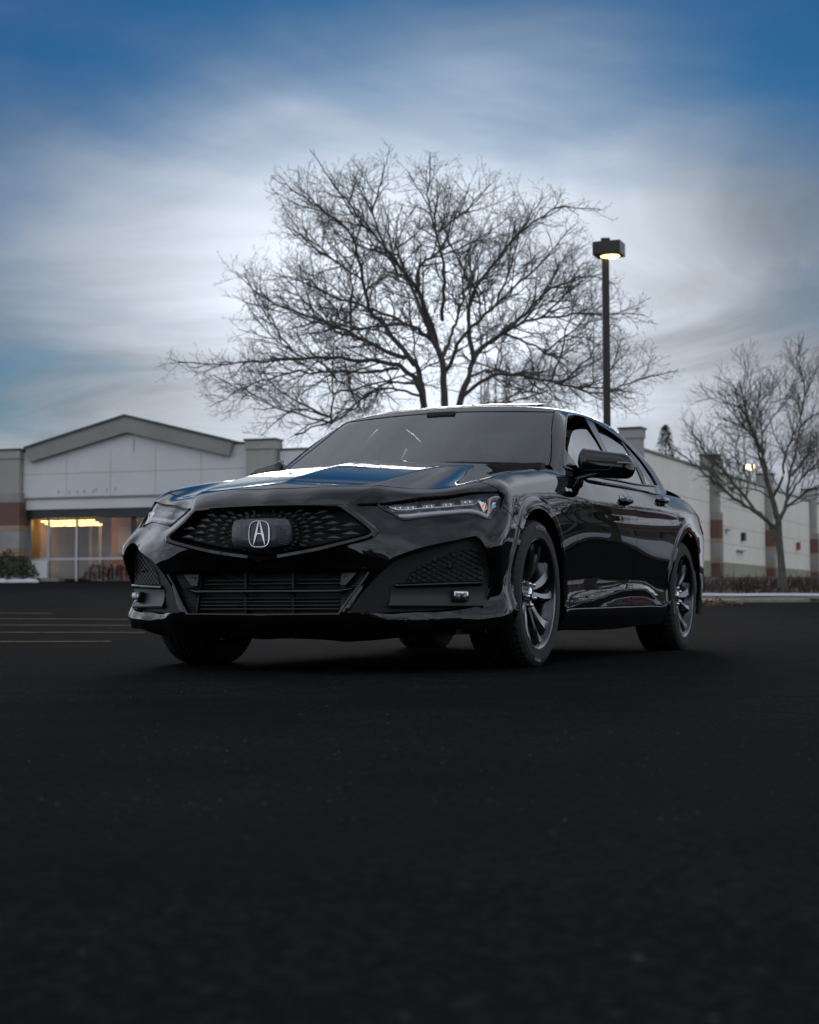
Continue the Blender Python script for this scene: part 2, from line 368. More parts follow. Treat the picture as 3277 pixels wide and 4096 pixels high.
# ---------------------------------------------------------------- ground
def gz(u, d):
    u = np.asarray(u, float); d = np.asarray(d, float); s = np.minimum(3*np.logaddexp(0, np.clip((d-14)/3, -30, 60)), 95)
    return s*(.0093+.0130*sstep(4, -9, u))
def gp(u, d, dz=0.0): return site(u, d, float(gz(u, d))+dz)
def asphalt_mat():
    m = bpy.data.materials.new('asphalt'); m.use_nodes = True; t = NT(m.node_tree); b = m.node_tree.nodes['Principled BSDF']
    o = t.n('ShaderNodeTexCoord').outputs['Object']
    fine = t.math('ADD', t.math('MULTIPLY', t.noise(o, 160, 3, .7), .5), t.math('MULTIPLY', t.noise(o, 38, 4, .7), .8)); mid = t.noise(o, 9, 5, .6); big = t.noise(o, .33, 5, .6, .6)
    vor = t.n('ShaderNodeTexVoronoi', {'Vector': o, 'Scale': 75.0, 'Randomness': 1.0}); agg = vor.outputs['Distance']
    speck = t.ramp(t.n('ShaderNodeTexVoronoi', {'Vector': o, 'Scale': 17.0}).outputs['Distance'], [(.0, 1.0), (.06, 1.0), (.11, 0.0)])
    rare = t.ramp(t.noise(o, 21, 2, .5), [(.50, 0.0), (.66, 1.0)])
    c = t.ramp(big, [(.3, (.003, .0032, .0037)), (.5, (.0045, .0047, .0052)), (.72, (.0075, .0075, .0078))])
    c = t.mix(t.math('MULTIPLY', t.ramp(mid, [(.4, 0.0), (.75, 1.0)]), .5), c, (.012, .012, .0123))
    c = t.mix(t.ramp(agg, [(.15, .45), (.5, 0.0)]), c, (.018, .0178, .0175))
    c = t.mix(t.math('MULTIPLY', t.math('MULTIPLY', speck, rare), .85), c, (.10, .095, .085))
    c = t.mix(1.0, c, t.ramp(t.noise(o, 46, 3, .75), [(.34, .35), (.5, .9), (.68, 2.1)]), 'MULTIPLY')
    c = t.mix(1.0, c, t.ramp(t.noise(o, 2.1, 5, .7), [(.3, .65), (.7, 1.45)]), 'MULTIPLY')
    wave = t.n('ShaderNodeTexWave', {'Vector': t.n('ShaderNodeMapping', {0: o, 2: (0, 0, .35)}).outputs[0], 'Scale': .20, 'Distortion': 7.0, 'Detail': 4.0, 'Detail Scale': 1.2}).outputs['Fac']
    c = t.mix(t.math('MULTIPLY', t.ramp(wave, [(.45, 0.0), (.8, 1.0)]), .35), c, (.0045, .0047, .0052))
    cr = t.n('ShaderNodeTexVoronoi', {'Vector': t.vmath('ADD', o, t.n('ShaderNodeTexNoise', {'Vector': o, 'Scale': 1.3}).outputs['Color']), 'Scale': .16}, feature='DISTANCE_TO_EDGE').outputs['Distance']
    crk = t.ramp(cr, [(.0, 1.0), (.0035, 1.0), (.006, 0.0)])
    c = t.mix(t.math('MULTIPLY', crk, .8), c, (.007, .007, .008))
    t.t.links.new(c, b.inputs['Base Color'])
    t.t.links.new(t.math('ADD', .74, t.math('MULTIPLY', mid, .2)), b.inputs['Roughness']); b.inputs['Specular IOR Level'].default_value = .014
    hgt = t.math('ADD', t.math('MULTIPLY', agg, .9), t.math('MULTIPLY', fine, .5)); hgt = t.math('SUBTRACT', hgt, t.math('MULTIPLY', crk, 1.5))
    bp = t.n('ShaderNodeBump', {'Height': hgt, 'Strength': .7, 'Distance': .008}); t.t.links.new(bp.outputs[0], b.inputs['Normal'])
    return m
us = np.r_[-900, -400, -200, np.arange(-120, -40, 10), np.arange(-40, 40.1, 1), np.arange(50, 121, 10), 200, 400, 900]; ds = np.r_[-400, -120, -60, -30, np.arange(-16, 4, 2), np.arange(4, 32, .5), np.arange(32, 100, 2), np.arange(100, 200, 12), 300, 600, 1500]
V = [tuple(site(u, d, float(gz(u, d)))) for d in ds for u in us]; n = len(us)
F = [(j*n+i, j*n+i+1, (j+1)*n+i+1, (j+1)*n+i) for j in range(len(ds)-1) for i in range(n-1)]
tag(link('asphalt', mesh('asphalt', V, F, True), asphalt_mat()), kind='structure')
# faded yellow bay lines (each a thin sheet that follows the ground)
M_yel = pmat('faded_yellow_paint', (.24, .14, .04), .7, var=(6, .5), bump=(120, .4))
def sheet(name, u0, u1, d0, d1, m, lift=.008, nu=16, nd=1, parent=None):
    V = [tuple(gp(u0+(u1-u0)*i/nu, d0+(d1-d0)*j/nd, lift)) for j in range(nd+1) for i in range(nu+1)]
    F = [(j*(nu+1)+i, j*(nu+1)+i+1, (j+1)*(nu+1)+i+1, (j+1)*(nu+1)+i) for j in range(nd) for i in range(nu)]
    return link(name, mesh(name, V, F), m, parent)
for d_, u0, u1, lab in ((12.0, -8.2, -2.2, 'nearest'), (14.75, -8.4, -2.4, 'second nearest'), (17.4, -8.6, -2.6, 'middle'), (20.1, -8.7, -3.3, 'second farthest'), (22.8, -8.9, -5.0, 'farthest')):
    o = sheet('bay_line', u0, u1, d_-.05, d_+.05, M_yel); tag(o, f'{lab} of the faded yellow parking lines left of the sedan', 'parking line', 'yellow parking lines on the asphalt')
# loose grit
gr = MB(); rnd = random.Random(3)
for i in range(700):
    d_ = 2.2+(rnd.random()**1.5)*9; u = (rnd.random()-.5)*.56*d_; p = gp(u, d_); r = rnd.uniform(.0012, .0032)
    q = [p+Vector((rnd.uniform(-1, 1)*r, rnd.uniform(-1, 1)*r, -.0005)) for _ in range(3)]; top = p+Vector((0, 0, r*1.1))
    gr.add(q+[top], [(0, 1, 3), (1, 2, 3), (2, 0, 3)])
tag(gr.build('grit', pmat('pale_grit', (.075, .07, .06), .9)), 'pale loose grit scattered over the asphalt', 'grit', kind='stuff')
# ---------------------------------------------------------------- planted verge on the right
M_conc = pmat('kerb_concrete', (.23, .22, .195), .85, var=(3, .22), bump=(40, .3))
M_grass = pmat('dormant_grass', (.13, .105, .045), .95, var=(4, .4), bump=(30, .8))
M_mulch = pmat('brown_mulch', (.030, .020, .015), .95, var=(7, .55), bump=(18, 1.0))
M_snow = pmat('old_snow', (.52, .52, .55), .7, bump=(9, .5), var=(5, .08))
def vz(d): return float(np.interp(d, [49.8, 51, 53, 62, 74, 95, 130, 180], [.445, .535, .68, 1.05, 1.55, 1.72, 1.80, 1.85]))
def kerb(name, pts, lab, w=.18, h=.11):
    V = []
    for i, (u, d_) in enumerate(pts):
        a = pts[max(i-1, 0)]; c = pts[min(i+1, len(pts)-1)]; tu, td = c[0]-a[0], c[1]-a[1]; L = math.hypot(tu, td); nu, nd = -td/L, tu/L; z = float(gz(u, d_))
        for off, zz in ((0, -.05), (0, h-.03), (.025, h), (w, h), (w, -.05)): V.append(tuple(site(u+nu*off, d_+nd*off, z+zz)))
    F = [(i*5+j, i*5+j+1, (i+1)*5+j+1, (i+1)*5+j) for i in range(len(pts)-1) for j in range(4)]
    o = link(name, mesh(name, V, F), M_conc); bm = bmesh.new(); bm.from_mesh(o.data); bmesh.ops.recalc_face_normals(bm, faces=bm.faces); bm.to_mesh(o.data); bm.free()
    return tag(o, kind='structure')
kl = [(u, 49.8-.02*(u-8)) for u in np.arange(4, 70, 2.0)]
kerb('kerb', kl, '')
V = []; us2 = np.arange(4, 72, 1.0); rows = [.15, .9, 1.1, 1.9, 3, 5, 8, 12, 18, 24, 30, 45, 60, 90]
for r_ in rows:
    for u in us2: V.append(tuple(site(u, 49.8-.02*(u-8)+r_, vz(49.8+r_)-.02+(.04*math.sin(u*1.7+r_)+.03*math.sin(u*.6-r_) if r_ > 2.5 else 0))))
n = len(us2); F = [(j*n+i, j*n+i+1, (j+1)*n+i+1, (j+1)*n+i) for j in range(len(rows)-1) for i in range(n-1)]
ve = link('verge', mesh('verge', V, F, True), M_grass); ve.data.materials.append(M_mulch); tag(ve, kind='structure')
for p in ve.data.polygons: p.material_index = 0 if p.index//(n-1) < 2 else 1
# snow strip left along the bed, and a melting lump by the kerb
def lump(name, c, rx, ry, h, seed, m=M_snow, rz=0):
    rn = random.Random(seed); V = []; K = 26; N = 7
    ph = [rn.uniform(0, 6.28) for _ in range(6)]
    for i in range(N+1):
        t = i/N
        for j in range(K):
            a = 2*math.pi*j/K; w = 1+.16*math.sin(2*a+ph[0])+.10*math.sin(5*a+ph[1])+.06*math.sin(9*a+ph[2])
            r = math.cos(t*math.pi/2)**.8*w; zz = h*math.sin(t*math.pi/2)*(1+.15*math.sin(3*a+ph[3]+t*3)); x, y = rx*r*math.cos(a), ry*r*math.sin(a)
            V.append((c[0]+x*math.cos(rz)-y*math.sin(rz), c[1]+x*math.sin(rz)+y*math.cos(rz), c[2]-.03+zz))
    F = [(i*K+j, i*K+(j+1) % K, (i+1)*K+(j+1) % K, (i+1)*K+j) for i in range(N) for j in range(K)]
    return link(name, mesh(name, V, F, True), m)
V = []; rn = random.Random(5)
for i in range(130):
    u = 5+i*.5; d_ = 49.8-.02*(u-8)+1.55+.10*math.sin(u*.9)+.08*math.sin(u*2.3); w = .22+.20*math.sin(u*1.3)+.15*math.sin(u*3.1); w = max(w, .06); z = vz(d_+.02*(u-8))
    for off, hh in ((-w, -.02), (-w*.4, .055), (w*.5, .06), (w, -.02)): V.append(tuple(site(u, d_+off, z+hh)))
F = [(i*4+j, (i+1)*4+j, (i+1)*4+j+1, i*4+j+1) for i in range(129) for j in range(3)]
sn = link('snow_strip', mesh('snow_strip', V, F, True), M_snow); bm = bmesh.new(); bm.from_mesh(sn.data); bmesh.ops.recalc_face_normals(bm, faces=bm.faces); bm.to_mesh(sn.data); bm.free()
tag(sn, 'thin strip of old snow along the brown planting bed', 'snow', kind='stuff')
# island nose with kerb in front of the verge, beside the rear wheel
isl = [(6.6, 41.2), (7.6, 40.9), (8.3, 41.2), (8.6, 42.2), (8.55, 45), (8.5, 50)]
V = [tuple(gp(u, d_, .13)) for u, d_ in isl]+[tuple(gp(u, d_, -.05)) for u, d_ in isl]+[tuple(gp(0.5, 50, .13)), tuple(gp(.5, 41.2, .13)), tuple(gp(.5, 41.2, -.05))]
k = len(isl); F = [(i, i+1, k+i+1, k+i) for i in range(k-1)]+[tuple(range(k))+(2*k, 2*k+1), (2*k+1, 2*k+2, k, 0)]
o = link('island', mesh('island', V, F), M_conc); bm = bmesh.new(); bm.from_mesh(o.data); bmesh.ops.recalc_face_normals(bm, faces=bm.faces); bm.to_mesh(o.data); bm.free(); tag(o, kind='structure')
p = gp(5.45, 39.6); tag(lump('snow_lump', p, .62, .45, .30, 2), 'small melting snow lump on the asphalt behind the rear wheel', 'snow')
def litter(c, ru, rd, n, seed, h=.1):             # dead leaves and dry stalks
    b = MB(); rn = random.Random(seed)
    for i in range(n):
        a = rn.uniform(0, 6.28); r = math.sqrt(rn.random()); p = c+_SX*(ru*r*math.cos(a))+_SY*(rd*r*math.sin(a))+Vector((0, 0, rn.uniform(0, h)*(1-r)+.005)); s = rn.uniform(.03, .08)
        M = Euler((rn.uniform(-1, 1), rn.uniform(-1, 1), rn.uniform(0, 6))).to_matrix()
        b.add([p+M@Vector(q) for q in ((-s, 0, 0), (0, -s*.4, 0), (s, 0, .01), (0, s*.4, 0))], [(0, 1, 2, 3)])
    return b
M_dry = pmat('dry_leaves', (.16, .085, .04), .9, var=(9, .4))
tag(litter(gp(7.6, 40.4), .75, .4, 420, 8, .22).build('leaf_litter', M_dry), 'brown dead leaves gathered against the island kerb', 'leaves', kind='stuff')
# brown twiggy ground cover on the mulch bed
tw = MB(); rn = random.Random(11)
for i in range(2600):
    u = rn.uniform(6, 34); r_ = 2.2+rn.random()**1.3*12; d_ = 49.8-.02*(u-8)+r_; p = site(u, d_, vz(49.8+r_)-.03); h = rn.uniform(.2, .55)
    for k in range(2):
        e = p+Vector((rn.uniform(-.25, .25), rn.uniform(-.25, .25), h*rn.uniform(.6, 1))); w = _SX*rn.uniform(.010, .022); mid = (p+e)/2+Vector((rn.uniform(-.05, .05), rn.uniform(-.05, .05), .03))
        tw.add([p-w, p+w, mid+w*.7, mid-w*.7, e], [(0, 1, 2, 3), (3, 2, 4)])
tag(tw.build('ground_cover', pmat('bare_brown_twigs', (.055, .032, .025), .95)), 'low brown leafless ground cover on the planting bed', 'ground cover', kind='stuff')
# ---------------------------------------------------------------- trimmed panels on the body fields
def catmull(pts, h):
    P = np.asarray(pts, float); n = len(P)
    if n == 2:
        k = max(2, int(np.linalg.norm(P[1]-P[0])/h)+1); return P[0]+(P[1]-P[0])*np.linspace(0, 1, k)[:, None]
    E = np.vstack([2*P[0]-P[1], P, 2*P[-1]-P[-2]]); out = []
    for i in range(n-1):
        p0, p1, p2, p3 = E[i:i+4]; L = np.linalg.norm(p2-p1); k = max(2, int(L/h)+1)
        d0, d1, d2 = [max(np.linalg.norm(q)**.5, 1e-6) for q in (p1-p0, p2-p1, p3-p2)]
        m1 = (p2-p1)+d1*((p1-p0)/d0-(p2-p0)/(d0+d1)); m2 = (p2-p1)+d1*((p3-p2)/d2-(p3-p1)/(d1+d2))
        t = np.linspace(0, 1, k, endpoint=False)[:, None]
        out.append((2*t**3-3*t**2+1)*p1+(t**3-2*t**2+t)*m1+(-2*t**3+3*t**2)*p2+(t**3-t**2)*m2)
    return np.vstack(out+[P[-1:]])
def project(p, f, it=10):
    p = np.array(p, float); e = 1e-3
    for _ in range(it):
        x, y, z = p.T
        g = np.stack([f(x+e, y, z)-f(x-e, y, z), f(x, y+e, z)-f(x, y-e, z), f(x, y, z+e)-f(x, y, z-e)], 1)/(2*e)
        p = p-(f(x, y, z)/np.maximum((g*g).sum(1), 1e-6))[:, None]*g
    return p
class Fam:
    def __init__(s, kind, o=(0, 0, 0), sb=1.0, t=(0, 2.2)): s.k = kind; s.o = np.array(o, float); s.sb = sb; s.t = t
    def ab(s, p):
        d = np.asarray(p)-s.o
        if s.k == 'star': return np.c_[np.arctan2(d[:, 0], -d[:, 1]), np.arctan2(d[:, 2], np.hypot(d[:, 0], d[:, 1]))]
        if s.k == 'axis': return np.c_[p[:, 1], np.arctan2(d[:, 2], d[:, 0])*s.sb]
        if s.k == 'top': return p[:, :2].copy()
        if s.k == 'side': return p[:, 1:].copy()
        if s.k == 'front': return p[:, ::2].copy()
    def ray(s, q):
        a, b = q.T; z0 = np.zeros_like(a); n = len(a)
        if s.k == 'star': return np.tile(s.o, (n, 1)), np.c_[np.sin(a)*np.cos(b), -np.cos(a)*np.cos(b), np.sin(b)]
        if s.k == 'axis': return np.c_[z0+s.o[0], a, z0+s.o[2]], np.c_[np.cos(b/s.sb), z0, np.sin(b/s.sb)]
        if s.k == 'top': return np.c_[a, b, z0], np.tile([0, 0, 1.], (n, 1))
        if s.k == 'side': return np.c_[z0, a, b], np.tile([1., 0, 0], (n, 1))
        if s.k == 'front': return np.c_[a, z0, b], np.tile([0, -1., 0], (n, 1))
    def solve(s, q, f):
        o, d = s.ray(q); n = len(q); ts = np.linspace(s.t[1], s.t[0], 46); hi = np.full(n, s.t[1]); lo = np.full(n, s.t[0]); done = np.zeros(n, bool); prev = ts[0]
        for t in ts[1:]:
            idx = np.where(~done)[0]
            if not len(idx): break
            p = o[idx]+d[idx]*t; v = f(*p.T); h = v < 0
            hi[idx[h]] = prev; lo[idx[h]] = t; done[idx[h]] = True; prev = t
        for _ in range(20):
            m = (hi+lo)/2; v = f(*(o+d*m[:, None]).T); ins = v < 0
            lo = np.where(ins, m, lo); hi = np.where(ins, hi, m)
        return o+d*((hi+lo)/2)[:, None]
def inpoly(q, poly):
    x, y = q.T; r = np.zeros(len(q), bool); px, py = poly.T; qx, qy = np.roll(px, -1), np.roll(py, -1)
    for i in range(len(px)):
        c = (py[i] > y) != (qy[i] > y)
        if c.any():
            dy = qy[i]-py[i]; xi = (qx[i]-px[i])*(y-py[i])/(dy if abs(dy) > 1e-12 else 1e-12)+px[i]
            r ^= c & (x < xi)
    return r
def area2(p): return .5*np.sum(p[:, 0]*np.roll(p[:, 1], -1)-np.roll(p[:, 0], -1)*p[:, 1])
def inset(p, g):
    s = np.sign(area2(p)); t = np.roll(p, -1, 0)-np.roll(p, 1, 0); t /= np.maximum(np.linalg.norm(t, axis=1, keepdims=True), 1e-9)
    return p+s*g*np.c_[-t[:, 1], t[:, 0]]
def loop3(sides, h, f):
    out = []
    for s in sides: out.append(catmull(s, h)[:-1])
    p = np.vstack(out)
    return project(p, f) if f is not None else p
def mirr(pts): return [(-x, y, z) for x, y, z in pts]
def sym(half):                                   # half outline sides from centre (x=0) round to centre; returns closed outline sides
    return half+[mirr(s)[::-1] for s in half[::-1]]
def panel(name, m, parent, fam, sides, f, holes=(), h=.022, gap=.0029, depth=.018, hdepth=.02, off=0.0, mirror=True, extra=(), hgap=0.0):
    L0 = loop3(sides, h*.5, f); loops = [(inset(fam.ab(L0), gap), depth)]
    for hi_, hs in enumerate(holes):
        hd_ = hdepth[hi_] if isinstance(hdepth, tuple) else hdepth
        q = inset(fam.ab(loop3(hs, h*.5, f)), -hgap) if hgap else fam.ab(loop3(hs, h*.5, f)); loops.append((q, hd_))
    out = loops[0][0]; mn, mx = out.min(0), out.max(0)
    G = np.stack(np.meshgrid(np.arange(mn[0], mx[0], h), np.arange(mn[1], mx[1], h), indexing='ij'), -1).reshape(-1, 2)
    G[:, 0] += (np.round((G[:, 1]-mn[1])/h).astype(int) % 2)*h*.5
    keep = inpoly(G, out)
    for q, _ in loops[1:]: keep &= ~inpoly(G, q)
    G = G[keep]; B = np.vstack([q for q, _ in loops])
    if len(G):
        dmin = np.full(len(G), 9.)
        for i in range(0, len(B), 200): dmin = np.minimum(dmin, np.sqrt(((G[:, None]-B[None, i:i+200])**2).sum(-1)).min(1))
        G = G[dmin > h*.45]
    X = []
    for ex in extra:
        q = fam.ab(project(np.asarray(ex, float), f)); ok_ = inpoly(q, out)
        for hq, _ in loops[1:]: ok_ &= ~inpoly(q, hq)
        ok_ &= np.sqrt(((q[:, None]-B[None])**2).sum(-1)).min(1) > h*.3
        X.append(q[ok_])
    if len(X):
        XX = np.vstack(X)
        if len(XX) and len(G): G = G[np.sqrt(((G[:, None]-XX[None])**2).sum(-1)).min(1) > h*.5]
        G = np.vstack([XX, G])
    pts = np.vstack([B, G]); edges = []; k = 0
    for q, _ in loops:
        n = len(q); edges += [(k+i, k+(i+1) % n) for i in range(n)]; k += n
    v2, _, tri, ov, _, _ = delaunay_2d_cdt([Vector(p) for p in pts], edges, [], 0, 1e-7)
    v2 = np.array([tuple(p) for p in v2]); tri = np.array([t for t in tri if len(t) == 3]); cen = v2[tri].mean(1)
    ok = inpoly(cen, out)
    for q, _ in loops[1:]: ok &= ~inpoly(cen, q)
    tri = tri[ok]
    P = fam.solve(v2, f); N = grad(f, P)
    a = P[tri[:, 1]]-P[tri[:, 0]]; b = P[tri[:, 2]]-P[tri[:, 0]]
    fl = (np.cross(a, b)*N[tri[:, 0]]).sum(1) < 0; tri[fl] = tri[fl][:, ::-1]
    if off: P = P+N*off
    V = list(P); NN = list(N); F = [tuple(t) for t in tri]
    first = {}
    for i, o in enumerate(ov):
        for oi in o: first[oi] = i
    k = 0
    for q, dp in loops:
        n = len(q)
        if dp:
            ids = [first.get(k+i, k+i) for i in range(n)]; e = P[ids]; ne = N[ids]; tg = np.roll(e, -1, 0)-np.roll(e, 1, 0); tg /= np.maximum(np.linalg.norm(tg, axis=1, keepdims=True), 1e-9)
            sd = np.cross(tg, ne); cen2 = q.mean(0)
            sgn = np.sign(area2(q)); t2 = np.roll(q, -1, 0)-np.roll(q, 1, 0)
            o0 = len(V); V += list(e); V += list(e-ne*dp)
            hole = k > 0
            # outward side normal (away from the sheet)
            mid = fam.solve((q+sgn*(1 if not hole else -1)*h*.3*np.c_[-t2[:, 1], t2[:, 0]]/np.maximum(np.linalg.norm(t2, axis=1, keepdims=True), 1e-9)), f)
            dirn = e-mid if not off else e-(mid+grad(f, mid)*off); sd *= np.sign((sd*dirn).sum(1))[:, None]
            NN += list(sd); NN += list(sd)
            for i in range(n):
                j = (i+1) % n; A, Bq, Cq, D = o0+i, o0+j, o0+n+j, o0+n+i
                nn = np.cross(np.array(V[Bq])-V[A], np.array(V[D])-V[A])
                F.append((A, Bq, Cq, D) if nn@sd[i] > 0 else (A, D, Cq, Bq))
        k += n
    me = mesh(name, V, F, True, NN); o = link(name, me, m, parent)
    if mirror: return o, mirror_obj(o, name, parent)
    return o
def fall(f, o): return lambda x, y, z: f(x, y, z)+o      # the same field pushed inwards by o

M_paint = pmat('black_car_paint', (.0022, .0023, .0027), .4, 0, 1.0, 0.0)
M_paint.node_tree.nodes['Principled BSDF'].inputs['Coat Roughness'].default_value = .005; M_paint.node_tree.nodes['Principled BSDF'].inputs['Coat IOR'].default_value = 1.55
M_gloss = pmat('gloss_black_trim', (.003, .003, .0034), .3, 0, 1.0, 0.0)
M_satin = pmat('satin_black_plastic', (.008, .008, .009), .42, bump=(180, .15))
M_matte = pmat('matte_black_plastic', (.006, .006, .0065), .7)
M_dchrome = pmat('dark_chrome', (.10, .11, .12), .18, 1.0)
M_chrome = pmat('chrome', (.75, .76, .78), .08, 1.0)
M_wheel = pmat('dark_grey_alloy', (.055, .057, .062), .22, .9, .3, var=(9, .15))
M_wface = pmat('machined_alloy_face', (.17, .17, .18), .22, 1.0, .2)
M_rubber = pmat('tyre_rubber', (.007, .007, .007), .72, bump=(90, .25), var=(14, .25))
M_rubtxt = pmat('tyre_lettering', (.30, .295, .28), .6)
M_wind = glassmat('windscreen_glass', (.38, .46, .47), 1.52, 0, .025)
M_sideglass = glassmat('tinted_side_glass', (.045, .045, .045), 1.6, 0, .14)
M_lens = glassmat('headlamp_lens', (.93, .94, .95), 1.45)
M_int = pmat('dark_interior', (.020, .020, .021), .7)
M_liner = pmat('grey_headliner', (.42, .43, .43), .9)
M_seat = pmat('black_leather', (.018, .017, .017), .45)
M_disc = pmat('brake_disc_steel', (.18, .18, .18), .4, 1.0)
M_led = pmat('led_module', (.70, .72, .76), .12, .8)
M_drl = pmat('daytime_lamp_guide', (.92, .93, .95), .4, .0, .3)
M_hous = pmat('lamp_housing', (.34, .35, .37), .38, .35)
M_plate = pmat('emblem_plate', (.045, .05, .062), .32, 0, .25)
M_sheen = pmat('painted_sheen_reflector', (.35, .30, .42), .12, 1.0, 0)
_t = NT(M_sheen.node_tree); _b = M_sheen.node_tree.nodes['Principled BSDF']; _b.inputs['Thin Film Thickness'].default_value = 520; _b.inputs['Thin Film IOR'].default_value = 1.9; _b.inputs['Metallic'].default_value = .9
_o = _t.n('ShaderNodeTexCoord').outputs['Object']; _c = _t.ramp(_t.noise(_o, 26, 2, .5, 1.5), [(.28, (.10, .16, .55)), (.40, (.35, .65, .75)), (.48, (.85, .80, .75)), (.56, (.85, .35, .12)), (.66, (.45, .12, .55)), (.76, (.15, .25, .65))]); _t.t.links.new(_c, _b.inputs['Base Color'])  # rainbow sheen of the lamp corner painted into the base colour
M_red = pmat('tail_lamp_red', (.16, .006, .008), .1, 0, 1)
M_rad = pmat('radiator_slats', (.045, .042, .038), .55)
M_white = pmat('white_badge', (.75, .75, .76), .4)
M_redb = pmat('red_badge', (.45, .02, .03), .35)

car = empty('sedan'); tag(car, 'glossy black four-door sedan parked on the asphalt, nose towards the viewer', 'car')
STAR = Fam('star', (0, .05, .45)); TOP = Fam('top', t=(.3, 1.6)); SIDE = Fam('side', t=(.2, 1.3))
AXF = Fam('axis', (.42, 0, .52), .5, (.02, .9)); AXG = Fam('axis', (.15, 0, .92), .6, (.02, 1.2)); FRONT = Fam('front', t=(-1.9, 1.4))
def arc(yc, r, a0, a1, n=12, x=.93):
    return [(x, yc+r*math.cos(R(a)), WZ+r*math.sin(R(a))) for a in np.linspace(a0, a1, n)]
def lips(yc, ro, x=.945): return [[(x, yc+r*math.cos(R(a)), WZ+r*math.sin(R(a))) for a in np.arange(-20, 200, .9)] for r in (ro-.020, ro-.012, ro-.006, ro-.001, ro+.004, ro+.009, ro+.018)]
# ---- shared lines (car's left side; the right side mirrors them)
hood_front = [(0, -.850, .793), (.15, -.838, .796), (.30, -.795, .80), (.421, -.732, .804)]
hood_side1 = [(.421, -.732, .804), (.46, -.688, .808), (.53, -.625, .816), (.62, -.558, .822), (.71, -.49, .829), (.795, -.425, .843)]
hood_side2 = [(.795, -.425, .843), (.803, -.33, .868), (.803, -.20, .897), (.799, -.03, .925), (.797, .12, .940), (.794, .30, .957), (.785, .50, .972), (.775, .63, .985)]
seam_top = [(.795, -.425, .843), (.847, -.413, .818), (.886, -.395, .789)]
hl_top = [(.886, -.395, .789), (.833, -.481, .784), (.719, -.586, .767), (.574, -.704, .744), (.463, -.789, .722), (.40, -.858, .714)]
scoop_low = [(.40, -.858, .714), (.435, -.845, .700), (.48, -.815, .676), (.52, -.806, .649), (.558, -.803, .629), (.608, -.782, .621), (.691, -.708, .627), (.77, -.62, .642), (.84, -.548, .655), (.878, -.525, .650)]
hl_out = [(.878, -.525, .650), (.897, -.463, .700), (.902, -.434, .722)]
hl_out2 = [(.902, -.434, .722), (.904, -.405, .757), (.901, -.388, .776), (.886, -.395, .789)]
seam_low = [(.902, -.434, .722), (.925, -.41, .685), (.937, -.365, .655), (.945, -.318, .624)]
ARR = .388
_a0 = math.degrees(math.atan2(.624-WZ, -.318))
arch_f1 = [(.945, -.318, .624)]+arc(0, ARR+.03, _a0+6, 180, 8)[1:]+[(.945, -.425, .28), (.93, -.43, .20)]
arch_f1 = [(.945, ARR*math.cos(R(a)), WZ+ARR*math.sin(R(a))) for a in np.linspace(_a0, 188, 9)]+[(.94, -.392, .24), (.90, -.40, .185)]
lip_bot = [(.90, -.40, .185), (.90, -.52, .187), (.79, -.685, .186), (.70, -.755, .180), (.57, -.80, .150), (.37, -.88, .138), (0, -.92, .14)]
grille_o = [[(0, -.94, .471), (.252, -.936, .508), (.439, -.920, .549)], [(.439, -.920, .549), (.500, -.895, .570), (.516, -.880, .590), (.500, -.868, .612)], [(.500, -.868, .612), (.417, -.875, .673), (.369, -.885, .712)], [(.369, -.885, .712), (.2, -.937, .716), (0, -.955, .718)]]
intake_o = [[(0, -.94, .440), (.25, -.932, .441), (.47, -.918, .444)], [(.47, -.918, .444), (.492, -.916, .436), (.483, -.919, .414)], [(.483, -.919, .414), (.425, -.936, .334), (.369, -.951, .25)], [(.369, -.951, .25), (.147, -.961, .248), (0, -.965, .247)]]
pocket_o = [[(.508, -.908, .424), (.54, -.900, .458), (.575, -.885, .484), (.635, -.852, .510), (.703, -.796, .535), (.767, -.711, .556), (.818, -.645, .572)], [(.818, -.645, .572), (.850, -.628, .580), (.872, -.625, .565), (.890, -.620, .531), (.897, -.594, .461), (.896, -.575, .401), (.896, -.573, .355), (.885, -.593, .316), (.862, -.628, .290)],
            [(.862, -.628, .290), (.839, -.659, .283), (.774, -.733, .270), (.653, -.806, .262), (.52, -.885, .256), (.40, -.942, .256)], [(.40, -.942, .256), (.437, -.936, .325), (.508, -.908, .424)]]
# ---- front bumper
bump_half = [hood_front, hood_side1, seam_top, hl_top, scoop_low, hl_out, seam_low, arch_f1, lip_bot]
panel('front_bumper', M_paint, car, STAR, sym(bump_half), body, holes=[sym(grille_o), sym(intake_o), pocket_o, [mirr(s)[::-1] for s in pocket_o[::-1]]], h=.016, depth=.02, hdepth=(.05, .05, 0, 0), mirror=False, extra=[e for e in lips(0, .44)]+[mirr(e) for e in lips(0, .44)])
# ---- bonnet
cowl = [(.775, .63, .985), (.70, .66, .99), (.50, .600, 1.01), (.25, .555, 1.02), (0, .54, 1.025)]
panel('bonnet', M_paint, car, TOP, sym([hood_front, hood_side1, hood_side2, cowl]), body, h=.022, mirror=False)
# ---- front fenders
sillz = .272
door_f = [(.868, .60, .955), (.905, .585, .87), (.925, .59, .78), (.93, .605, .66), (.92, .60, .45), (.905, .575, sillz)]
arch_f2 = [(.94, ARR*math.cos(R(a)), WZ+ARR*math.sin(R(a))) for a in np.linspace(-10, _a0, 22)]
fender = [hood_side2, [(.775, .63, .985), (.83, .63, .97), (.868, .60, .955)], door_f, [(.905, .575, sillz), (.92, .45, .262), (.92, ARR*math.cos(R(-10))+.0, WZ+ARR*math.sin(R(-10)))], arch_f2, seam_low[::-1], hl_out2, seam_top[::-1]]
panel('front_fender', M_paint, car, AXF, fender, body, h=.018, extra=lips(0, .44))
